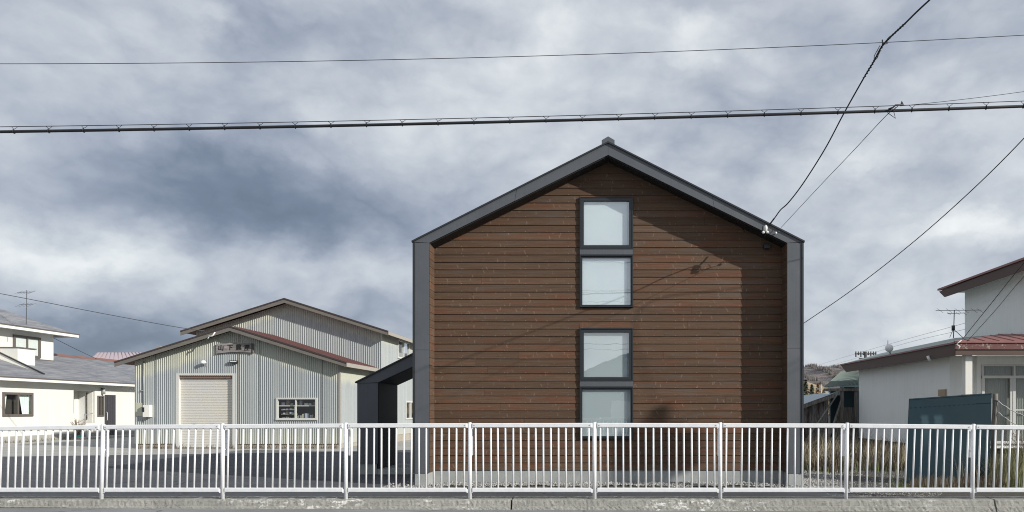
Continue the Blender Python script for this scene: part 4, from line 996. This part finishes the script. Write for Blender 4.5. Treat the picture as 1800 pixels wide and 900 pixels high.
leaning_sheet('leaning_sheet', ((1668, 846), (1740, 846), (1743, 691.5), (1690, 694)), 'narrower dark teal metal sheet tucked behind the wider one', 16.15, 16.5)
# weathered post with wire
wp = empty('weathered_post', (8.9, 17, 0), 'weathered wooden fence post right of the dark sheets', 'post')
A, Q = at(1744, 850, 17), at(1750, 692, 17); A.z = -.1
b = B(); b.tube([A, A.lerp(Q, .3)+Vector((.015, 0, 0)), A.lerp(Q, .6)-Vector((.01, 0, 0)), A.lerp(Q, .85)+Vector((.01, 0, 0)), Q], .066, 9, .054); b.obj('shaft', GREYWOOD, wp)
b = B(); b.tube([Q+Vector((-.06, -.06, -.16)), Q+Vector((.06, -.06, -.16)), Q+Vector((.06, .05, -.17))], .012, 5); b.obj('wire_loop', WIREG, wp)
WH = mat('pale_rope_wire', (.5, .5, .48), .7)
for (a, c, lab) in (((1752, 704), (1830, 735), 'upper pale twisted wire tied to the weathered post'), ((1752, 723), (1830, 760), 'lower pale twisted wire tied to the weathered post')):
    A, Q = at(*a, 16.95), at(*c, 16.6); b = B(); pts = []
    for k in range(25):
        t = k/24; pts.append(A.lerp(Q, t)+Vector((0, 0, -.10*math.sin(math.pi*t))))
    b.tube([q_+Vector((0, .008*math.cos(k*1.6), .008*math.sin(k*1.6))) for k, q_ in enumerate(pts)], .011, 5); tag(b.obj('twisted_wire', WH), lab, 'wire')

# ------------------------------------------------------------------ dry grass
def grass(name, n, region, hmin, hmax, m, lean=.35, wd=.006):
    b = B()
    for _ in range(n):
        x, y, hs = region(); h = random.uniform(hmin, hmax)*hs; a = random.uniform(0, 6.3); l = random.uniform(.05, lean)*h
        dx, dy = math.cos(a)*l, math.sin(a)*l; sx, sy = -math.sin(a+1.2)*wd, math.cos(a+1.2)*wd
        p = [Vector((x, y, -.02)), Vector((x+dx*.3, y+dy*.3, h*.55)), Vector((x+dx, y+dy, h*random.uniform(.85, 1)))]
        s_ = Vector((sx, sy, 0)); n0 = len(b.v)
        b.v += [p[0]-s_, p[0]+s_, p[1]+s_*.8, p[1]-s_*.8, p[2]]; b.f += [(n0, n0+1, n0+2, n0+3), (n0+3, n0+2, n0+4)]; b.sm += [False]*2
    o = b.obj(name, m); o['kind'] = 'stuff'; return o
def grassmat(name, a_, c_):
    return mat(name, a_, .85, build=lambda t, pos, rnd: (mixc(t, noise(t, pos, 18, 3, .8), a_, c_), None), spec=.2)
G1 = grassmat('straw_grass', (.17, .14, .09), (.37, .33, .24)); G2 = grassmat('olive_grass', (.14, .15, .06), (.36, .36, .19)); G3 = grassmat('brown_grass', (.09, .075, .055), (.22, .18, .135)); G4 = grassmat('green_grass', (.07, .10, .03), (.16, .19, .07))
def cl_region(cs, s):
    def f():
        c = random.choice(cs); return random.gauss(c[0], s*c[2]), random.gauss(c[1], s*c[2]), c[3]
    return f
def rect_region(px0, px1, y0, y1, bias=1.):
    def f():
        y = y0+(y1-y0)*random.random()**bias; px = random.uniform(px0, px1); return (px-VX)*y/F, y, random.uniform(.7, 1.1)
    return f
def clumps(n, px0, px1, y0, y1):
    cs = []
    for _ in range(n):
        y = random.uniform(y0, y1); px = random.uniform(px0, px1); cs.append(((px-VX)*y/F, y, random.uniform(.06, .22), random.uniform(.35, 1.2)))
    return cs
grass('dry_grass', 4200, cl_region(clumps(70, 1416, 1600, 19, 30), 1.3), .2, .70, G3, .7, .010)
grass('straw_grass', 2200, cl_region(clumps(36, 1416, 1600, 19.5, 30), 1.3), .3, .9, G1, .8, .008)
grass('green_grass', 1500, rect_region(1412, 1600, 18, 30, .8), .1, .35, G4, .5, .010)
grass('tall_weeds', 3400, cl_region(clumps(42, 1750, 1900, 14.6, 18.8), 1.), .25, .98, G2, .75, .006)
grass('straw_weeds', 1500, cl_region(clumps(24, 1746, 1900, 14.8, 18.6), 1.), .4, 1.15, G1, .85, .005)
grass('brown_weeds', 2200, rect_region(1600, 1760, 14.4, 15.9, 1.5), .06, .28, G3, .6, .006)
grass('low_green', 900, rect_region(1560, 1860, 14.2, 16, 1.5), .04, .16, G4, .7, .008)
grass('thin_stems', 60, rect_region(1685, 1760, 14.9, 15.7), .5, .95, G1, .8, .004)
sh_ = empty('shrub', (9.3, 16.2, 0), 'bare twiggy bush among weeds at the right edge', 'shrub')
b = B()
for k in range(90):
    a = random.uniform(0, 6.3); o_ = Vector((9.35+random.gauss(0, .15), 16.3+random.gauss(0, .2), 0)); h = random.uniform(.5, 1.25)
    m1 = o_+Vector((math.cos(a)*.14, math.sin(a)*.14, h*.5)); e1 = o_+Vector((math.cos(a)*.42, math.sin(a)*.4, h)); b.tube([o_, m1, e1], .008, 3, .003)
    for q in range(3):
        s0 = m1.lerp(e1, random.random()); b.tube([s0, s0+Vector((random.gauss(0, .12), random.gauss(0, .1), random.uniform(.05, .2)))], .004, 3, .002)
b.obj('twigs', mat('twig_bark', (.12, .08, .06), .9), sh_)
b = B()
for k in range(900):
    a = random.uniform(0, 6.3); r = abs(random.gauss(0, .3)); c = Vector((9.35+math.cos(a)*r, 16.3+math.sin(a)*r, random.uniform(.1, .75))); u = Vector((random.gauss(0, 1), random.gauss(0, 1), random.gauss(0, 1))).normalized()*.028; v = u.orthogonal().normalized()*.012
    b.quad(c-u, c+v, c+u, c-v)
o = b.obj('leaves', G4, sh_); o['kind'] = 'stuff'

# ------------------------------------------------------------------ overhead cables
def fitline(pts, Y, n, px0, px1):
    """quadratic through photograph points (px, py, Y)"""
    import numpy as np
    A = np.polyfit([p[0] for p in pts], [p[1] for p in pts], 2)
    out = []
    for i in range(n+1):
        px = px0+(px1-px0)*i/n; yy = Y(px) if callable(Y) else Y
        out.append(at(px, float(np.polyval(A, px)), yy))
    return out, A
LY = 9.0
LYF = lambda px: LY if px < 1800 else LY-.25*(px-1800)/1780
cab = empty('communication_cable', (0, LY, 4.9), 'thick black cable hung from a messenger wire across the sky', 'cable')
cp, CA = fitline([(0, 231.5), (450, 224), (900, 214), (1350, 201), (1800, 187)], LYF, 90, -500, 3580)
b = B(); b.tube(cp, .0185, 8); b.obj('cable', WIREM, cab)
mp, MA = fitline([(0, 222.5), (450, 216.5), (900, 206), (1350, 192), (1800, 178)], LYF, 90, -500, 3580)
b = B(); b.tube(mp, .0045, 5); b.obj('messenger_wire', WIREM, cab)
px = 25-61.*4
while px < 1860:
    yc = CA[0]*px*px+CA[1]*px+CA[2]; 
    ym = lambda q: MA[0]*q*q+MA[1]*q+MA[2]
    c = at(px, yc, LY); b = B(); r = .024
    ring = [c+Vector((.0, math.cos(a)*r, math.sin(a)*r)) for a in [k*math.pi/4 for k in range(9)]]
    b.tube(ring, .0045, 4)
    j = random.uniform(-1, 1)
    l = at(px-5+j, ym(px-5), LY); r_ = at(px+6.5+j, ym(px+6.5), LY)
    b.tube([c+Vector((0, 0, .03)), l.lerp(c, .4)+Vector((.01, 0, 0)), l], .003, 4); b.tube([c+Vector((0, 0, .03)), r_.lerp(c, .4)-Vector((.01, 0, 0)), r_], .003, 4)
    b.obj('hanger', WIREM, cab); px += 61.2+px*.0025
def wire(name, pts, Y, r, label, px0, px1, m=WIREM, n=40):
    p_, _ = fitline(pts, Y, n, px0, px1); b = B(); b.tube(p_, r, 5); return tag(b.obj(name, m), label, 'wire')
wire('overhead_wire', [(0, 113), (500, 106.5), (1000, 96.5), (1500, 80), (1800, 60)], 9.2, .004, 'thin wire crossing high above the thick cable', -300, 2300)
wire('overhead_wire', [(1585, 186), (1690, 175), (1800, 161)], 9.0, .003, 'faint wire rising right from the clamp on the messenger wire', 1582, 2300, n=20)
def wpath(name, pts, r, label, cat='wire', m=WIREM, twist=0.):
    # smooth Catmull-Rom through 3D points
    P = [at(*q) for q in pts]; P = [P[0]*2-P[1]]+P+[P[-1]*2-P[-2]]; out = []
    for i in range(1, len(P)-2):
        for k in range(8):
            t = k/8; a, b_, c, d = P[i-1], P[i], P[i+1], P[i+2]
            out.append(.5*((2*b_)+(c-a)*t+(2*a-5*b_+4*c-d)*t*t+(3*b_-a-3*c+d)*t**3))
    out.append(P[-2]); b = B(); b.tube(out, r, 6); return tag(b.obj(name, m), label, cat)
wpath('service_wire', [(3305, -300, 8.75), (1760, -110, 9.0), (1634, 0, 9.2), (1591, 41, 9.6), (1553, 78, 10.0), (1536, 108, 10.4), (1519, 136, 10.8), (1483, 200, 11.7), (1450, 262, 12.7), (1412, 322, 13.7), (1386, 356, 14.3), (1372, 369, 14.6), (1361, 384, 14.9), (1349, 398, 15.08)], .011, 'thick service wire dropping to the right eave of the timber house')
cl1 = empty('wire_splice', at(1548, 85, 10), 'twisted splice and clamp where the service wire is joined', 'splice')
b = B()
for (a0, a1) in (((1590, 42, 9.6), (1565, 65, 9.87)), ((1565, 65, 9.87), (1552, 79, 10.0)), ((1552, 79, 10.0), (1536, 108, 10.4)), ((1536, 108, 10.4), (1518, 138, 10.8))):
    A, Q = at(*a0), at(*a1); pts = []
    for k in range(25): 
        t = k/24; pts.append(A.lerp(Q, t)+Vector((.014*math.cos(k*1.5), .014*math.sin(k*1.5), .008*math.sin(k*1.5))))
    b.tube(pts, .008, 4)
b.obj('wrap', WIREM, cl1)
b = B(); b.tube([at(1551, 70, 10.1), at(1551.5, 78, 10.1), at(1560, 76, 10.1)], .01, 5); b.tube([at(1547, 80, 10.1), at(1537, 98, 10.1), at(1536, 106, 10.1), at(1542, 102, 10.1), at(1548, 88, 10.1)], .006, 5); b.obj('clamp', WIREM, cl1)
wpath('drop_wire', [(1578, 187, 9.0), (1556, 205, 9.5), (1500, 265, 11.0), (1440, 328, 12.8), (1373, 400, 15.05)], .0045, 'thin drop wire running from the cable clamp to the house eave', m=WIREG)
cl2 = empty('cable_clamp', at(1575, 187, LY), 'looped clamp on the messenger wire where the drop wire leaves', 'clamp')
b = B(); b.tube([at(1562, 192, LY-.03), at(1570, 189, LY-.03), at(1574, 185, LY-.03), at(1588, 184, LY-.03), at(1585, 178.5, LY-.03), at(1584, 184, LY-.03)], .011, 5); b.obj('clamp_body', WIREM, cl2)
b = B(); b.tube([at(1560, 198, LY-.03), at(1574, 208, LY-.03), at(1571, 196, LY-.03), at(1575, 188, LY-.03)], .005, 4); b.obj('loop', WIREM, cl2)
wpath('overhead_wire', [(3305, -310, 8.75), (1950, 78, 12.0), (1800, 243, 13.5), (1700, 342, 15), (1600, 430, 17), (1500, 508, 19), (1413, 568, 21), (1380, 590, 21.6)], .010, 'dark wire slanting down to the right behind the timber house')
wpath('overhead_wire', [(3305, -270, 8.75), (1900, 350, 18), (1800, 462, 20), (1745, 530, 21), (1692, 596, 22.3)], .009, 'left wire of two reaching the corner of the red eave')
wpath('overhead_wire', [(3305, -250, 8.75), (1900, 385, 18), (1800, 486, 20), (1750, 545, 21), (1700, 600, 22.3)], .007, 'right wire of two reaching the corner of the red eave')
wpath('overhead_wire', [(-200, 480, 30), (0, 516, 30.5), (170, 549, 31), (300, 573, 31.5), (360, 582, 32)], .013, 'grey wire sagging across the left sky to the barn eave', m=WIREG)
wpath('overhead_wire', [(94, 594, 43), (130, 612, 45), (170, 631, 46)], .015, 'short dark wire dropping from the white upper storey behind its roof')
wpath('overhead_wire', [(1412, 650, 120), (1490, 626, 90), (1580, 600, 60), (1700, 567, 40)], .009, 'upper faint distant wire behind the stucco house', m=WIREG)
wpath('overhead_wire', [(1412, 657, 120), (1490, 634, 90), (1590, 604, 60), (1700, 578, 40)], .009, 'lower faint distant wire behind the stucco house', m=WIREG)
# anchors at the timber house eave
an1 = empty('wire_anchor', at(1346, 402, 15.25), 'cluster of white insulators holding the service wire at the eave', 'insulator')
b = B(); q = at(1346, 401, 15.06); b.sphere(q, .055, 10, 7, (.7, .8, 1.2)); b.sphere(q+Vector((-.05, .0, -.085)), .03, 8, 6); b.sphere(q+Vector((.03, .0, -.08)), .03, 8, 6); b.obj('insulator', PORC, an1)
b = B(); b.tube([at(1361, 384, 15.1), at(1352, 396, 15.08)], .016, 5); b.tube([at(1341, 397, 15.08), at(1340, 404, 15.08), at(1341, 412, 15.1)], .008, 4); b.tube([at(1351, 398, 15.08), at(1347, 410, 15.1), at(1340, 422, 15.3), at(1342, 416, 15.5)], .007, 4); b.tube([at(1359, 400, 15.12), at(1358, 406, 15.14), at(1353, 411, 15.16)], .006, 4); b.obj('bracket', WIREM, an1)
an2 = empty('wire_anchor', at(1364, 409, 15.25), 'small white insulator with a black clip on the fascia', 'insulator')
b = B(); b.sphere(at(1364, 409.5, 15.2), .026, 8, 6); b.obj('insulator', PORC, an2)
b = B(); b.tube([at(1366, 408.5, 15.25), at(1370, 407, 15.25)], .014, 5); b.tube([at(1363, 417, 15.35), at(1361, 421, 15.4)], .01, 5); b.obj('clip', WIREM, an2)
an3 = empty('wire_anchor', at(372, 588, 33), 'white insulators at the left eave of the barn', 'insulator')
b = B(); b.tube([at(366, 592, 29.6), at(374, 590, 29.6), at(378, 584, 29.6)], .028, 6); b.tube([at(368, 590, 29.6), at(365, 596, 29.6)], .02, 6); b.obj('insulator', PORC, an3)
an4 = empty('wire_anchor', at(1686, 609, 22.3), 'tangle of pale clips at the corner of the red eave', 'insulator')
b = B(); b.tube([at(1682, 606, 22.3), at(1687, 609, 22.25), at(1684, 614, 22.3)], .022, 5); b.tube([at(1690, 598, 22.3), at(1684, 603, 22.3), at(1680, 607, 22.3)], .012, 4); b.obj('clip', PORC, an4)

# utility poles of the street, just outside the frame, which carry the wires; the right one is placed for its shadow
def upole(x, y, h, label, aw=.8):
    e = empty('utility_pole', (x, y, 0), label, 'utility pole')
    b = B(); b.tube([(x, y, -.2), (x, y, h)], .17, 12, .11); b.obj('shaft', GREYP, e)
    b = B(); b.box(x-aw, x+aw, y-.05, y+.05, h-.6, h-.5); b.box(x-aw*.75, x+aw*.75, y-.05, y+.05, h-1.3, h-1.2); b.obj('crossarm', GALV, e)
    for dx in (-.85*aw, 0, .85*aw):
        b = B(); b.tube([(x+dx, y, h-.5), (x+dx, y, h-.3)], .05, 8); b.obj('insulator', PORC, e)
    return e
u1 = upole(15.05, 8.75, 8.75, 'unseen grey concrete pole right of the frame with drums added to shade the wall', .45)
b = B(); b.tube([(14.65, 8.75, 7.2), (14.65, 8.75, 8.3)], .3, 14)  # pair of unseen drums added to throw a shade patch on the facade
b.tube([(15.45, 8.75, 7.4), (15.45, 8.75, 8.1)], .22, 14); b.obj('shadow_blocker', GALV, u1)
upole(-17.5, 11.2, 9.5, 'grey concrete pole left of the frame')
# wires on the other side of the road: seen mirrored in the windows
for k, (z, y, sag, r) in enumerate(((9.3, -4.0, -.15, .010), (8.8, -4.2, .1, .010), (8.7, -3.8, .1, .008), (7.6, -4.0, .3, .010), (7.1, -4, .35, .012), (6.5, -4, .35, .012), (5.2, -4, .5, .014), (4.9, -4, .45, .010))):
    b = B(); b.tube([(x, y, z-sag*(1-(x/18)**2)) for x in range(-18, 19, 3)], r, 5)
    tag(b.obj('street_wire', WIREM), ('highest', 'second highest', 'third highest', 'fourth highest', 'fourth lowest', 'third lowest', 'second lowest', 'lowest')[k]+' of the wires along the far side of the road', 'wire', 'wires along the far side of the road')
upole(-18, -4, 9.8, 'grey concrete pole across the road on the left'); upole(18, -4, 9.8, 'grey concrete pole across the road on the right')

# ------------------------------------------------------------------ hills and far things
def hillmesh(name, prof, Y, depth, m, rough=2.5):
    from mathutils import noise as mn
    b = B(); nx, ny = 150, 26; x0, x1 = prof[0][0], prof[-1][0]
    def pr(px):
        for (a, ya), (c, yc) in zip(prof, prof[1:]):
            if a <= px <= c:
                t = (px-a)/(c-a); t = t*t*(3-2*t); return ya+(yc-ya)*t
        return prof[-1][1]
    for j in range(ny+1):
        for i in range(nx+1):
            px = x0+(x1-x0)*i/nx; v = j/ny; H = EYE-(pr(px)-VY)*Y/F
            env = math.sin(min(1, v*1.0)*math.pi) ** .8 if v > 0 else 0
            yy = Y-depth*.5+depth*v
            X = (px-VX)*Y/F
            nz = mn.noise(Vector((X*.02, yy*.02, 1)))*rough+mn.noise(Vector((X*.08, yy*.05, 4)))*rough*.5
            b.v.append(Vector((X, yy, max(-1, (H+1)*env-1+nz*env))))
    for j in range(ny):
        for i in range(nx):
            a = j*(nx+1)+i; b.f.append((a, a+1, a+nx+2, a+nx+1)); b.sm.append(True)
    return b
def hm(a_, c_, d_):
    return lambda t, pos, rnd: (mixc(t, step(t, noise(t, pos, .06, 6, .7, (1, 1, 2)), .4, .6), mixc(t, noise(t, pos, .5, 5, .8), a_, c_), d_), noise(t, pos, .5, 5, .8))
H1 = mat('leafless_forest', (.2, .17, .16), .95, build=hm((.23, .21, .205), (.33, .285, .265), (.14, .14, .15)), bump=3., spec=.0)
H2 = mat('tan_hillside', (.3, .22, .16), .95, build=hm((.42, .30, .20), (.48, .39, .30), (.33, .29, .18)), bump=1., spec=.0)
h1 = hillmesh('hill', [(-2600, 700), (-900, 690), (-100, 706), (600, 708), (1250, 668), (1385, 652), (1412, 648), (1435, 641), (1452, 644), (1478, 650), (1530, 662), (1700, 650), (2200, 670), (3200, 700)], 900, 420, H1, 5)
HB = [v.copy() for v in h1.v]
tag(h1.obj('hill', H1), kind='structure')
h2 = hillmesh('hill', [(1150, 722), (1300, 700), (1395, 668), (1420, 674), (1450, 690), (1500, 700), (1700, 722)], 330, 120, H2, 1.5)
tag(h2.obj('hill', H2), kind='structure')
DG = mat('conifer_green', (.05, .065, .045), .9, build=speck((.055, .072, .045), .3, .3, 3)); 
b = B()
HB = [v for v in HB if 1380 < v.x/v.y*F+VX < 1570 and v.y < 925]
for k in range(2600):      # bare woods and conifers along the far slope
    v = random.choice(HB)
    px = v.x/v.y*F+VX
    
    q = v+Vector((random.uniform(-5, 5), random.uniform(-8, 8), -1.5)); h = random.uniform(2.5, 5); r = h*.22; n0 = len(b.v)
    b.v += [q+Vector((math.cos(a)*r, math.sin(a)*r, 0)) for a in (0, 1.26, 2.5, 3.8, 5.0)]+[q+Vector((0, 0, h))]
    b.f += [(n0+i, n0+(i+1) % 5, n0+5) for i in range(5)]; b.sm += [False]*5
tag(b.obj('ridge_forest', mat('far_conifers', (.15, .145, .145), .95, spec=0, build=speck((.19, .175, .17), .35, .02, .3))), kind='stuff')
def conifer(x, y, h, label, m, base=0.):
    e = empty('conifer_tree', (x, y, 0), label, 'tree', 'trees at the foot of the hill')
    b = B(); b.tube([(x, y, base-.5), (x, y, base+h*.9)], .25, 6, .04); b.obj('trunk', GREYWOOD, e)
    b = B()
    for k in range(420):
        t = random.random()**.8; z = base+h*(.1+.9*t); r = (1-t)*h*.24*random.uniform(.4, 1.1)+.1; a = random.uniform(0, 6.3)
        c = Vector((x+math.cos(a)*r, y+math.sin(a)*r, z-r*.25)); u = Vector((math.cos(a), math.sin(a), -.35))*h*.045; v = Vector((-math.sin(a), math.cos(a), random.uniform(-.4, .4)))*h*.028
        b.quad(c-u, c+v, c+u, c-v)
    b.obj('crown', m, e)
YG = mat('yellowing_leaves', (.2, .17, .06), .9, build=speck((.19, .16, .07), .35, .4, 4)); OR = mat('russet_leaves', (.3, .16, .08), .9, build=speck((.27, .15, .08), .35, .4, 4))
for px, top_, Y, m, lab in ((1400, 672, 190, DG, 'dark conifer half hidden by the house edge, foot of the hill'), (1416, 668, 200, DG, 'tallest dark green conifer at the foot of the hill'), (1427, 676, 185, DG, 'green conifer in front of the tan slope'),
                            (1438, 674, 215, OR, 'russet tree at the foot of the hill'), (1448, 684, 190, YG, 'yellowing tree near the distant pole'), (1459, 683, 200, YG, 'yellowing tree right of the distant pole'), (1409, 684, 170, YG, 'low yellow-green tree near the house edge')):
    p = at(px, top_, Y); conifer(p.x, Y, p.z, lab, m)
b = B(); p = at(1443.5, 676, 95); b.tube([(p.x, 95, -.1), (p.x, 95, p.z)], .13, 8, .09); b.box(p.x-.6, p.x+.6, 94.9, 95.1, p.z-.6, p.z-.52); tag(b.obj('distant_pole', GREYP), 'pale distant pole with a crossarm below the hill', 'utility pole')
dp = empty('distant_utility_pole', (at(1521, 0, 80).x, 80, 0), 'dark distant utility pole with insulators peeking over the brown eave', 'utility pole')
x = at(1521.5, 0, 80).x; b = B(); b.tube([(x, 80, 0), (x, 80, pz(618, 80))], .16, 8); b.obj('shaft', mat('dark_pole', (.08, .08, .085), .8), dp)
b = B()
for py, w_ in ((622, 1.15), (630, .7)): b.box(x-w_, x+w_, 79.93, 80.07, pz(py, 80)-.06, pz(py, 80)+.05)
for k in range(-4, 5):
    if k: b.tube([(x+k*.27, 79.9, pz(622, 80)-.35+.2*(k % 2)), (x+k*.27, 79.9, pz(622, 80)+.25)], .07, 5)
b.obj('crossarm', dp.children[0].data.materials[0], dp)

# house across the road, seen only as a mirror image in the lower window panes
op = empty('opposite_house', (3, -20, 0), 'dark gabled house across the road, mirrored in the lower panes', 'house')
b = B(); b.prism([(-4, 0), (9, 0), (9, 3.2), (2.5, 5.6), (-4, 3.2)], -26, -18); b.obj('wall', mat('dull_siding', (.22, .23, .24), .8, build=speck((.22, .23, .24), .1, 2, 30)), op, fixn=True)
b = B(); slabroof(b, (-4.6, 2.5, 9.6), (3.05, 5.75, 3.05), -26.5, -17.4, .12); b.obj('roof', DARKTRIM, op, fixn=True)
b = B(); b.box(.2, 1.8, -18, -17.95, 1, 2.2); b.box(4.2, 5.8, -18, -17.95, 1, 2.2); b.obj('window', ALU, op)

grass('wall_weeds', 700, lambda: (lambda k: (random.uniform(-19.3, -11), bY-abs(random.gauss(0, .12))-.03, random.uniform(.4, 1)) if k < .6 else (LX+abs(random.gauss(0, .15))+.03, random.uniform(30, 39), random.uniform(.4, 1)))(random.random()), .08, .3, G3, .8, .012)
grass('kerb_weeds', 260, lambda: (lambda px: ((px-VX)*post_depth(px)/F, post_depth(px)+random.uniform(.2, .5), 1))(random.choice((640, 690, 1290, 1420, 1530, 1650, 1780))+random.gauss(0, 22)), .05, .2, G4, .8, .003)
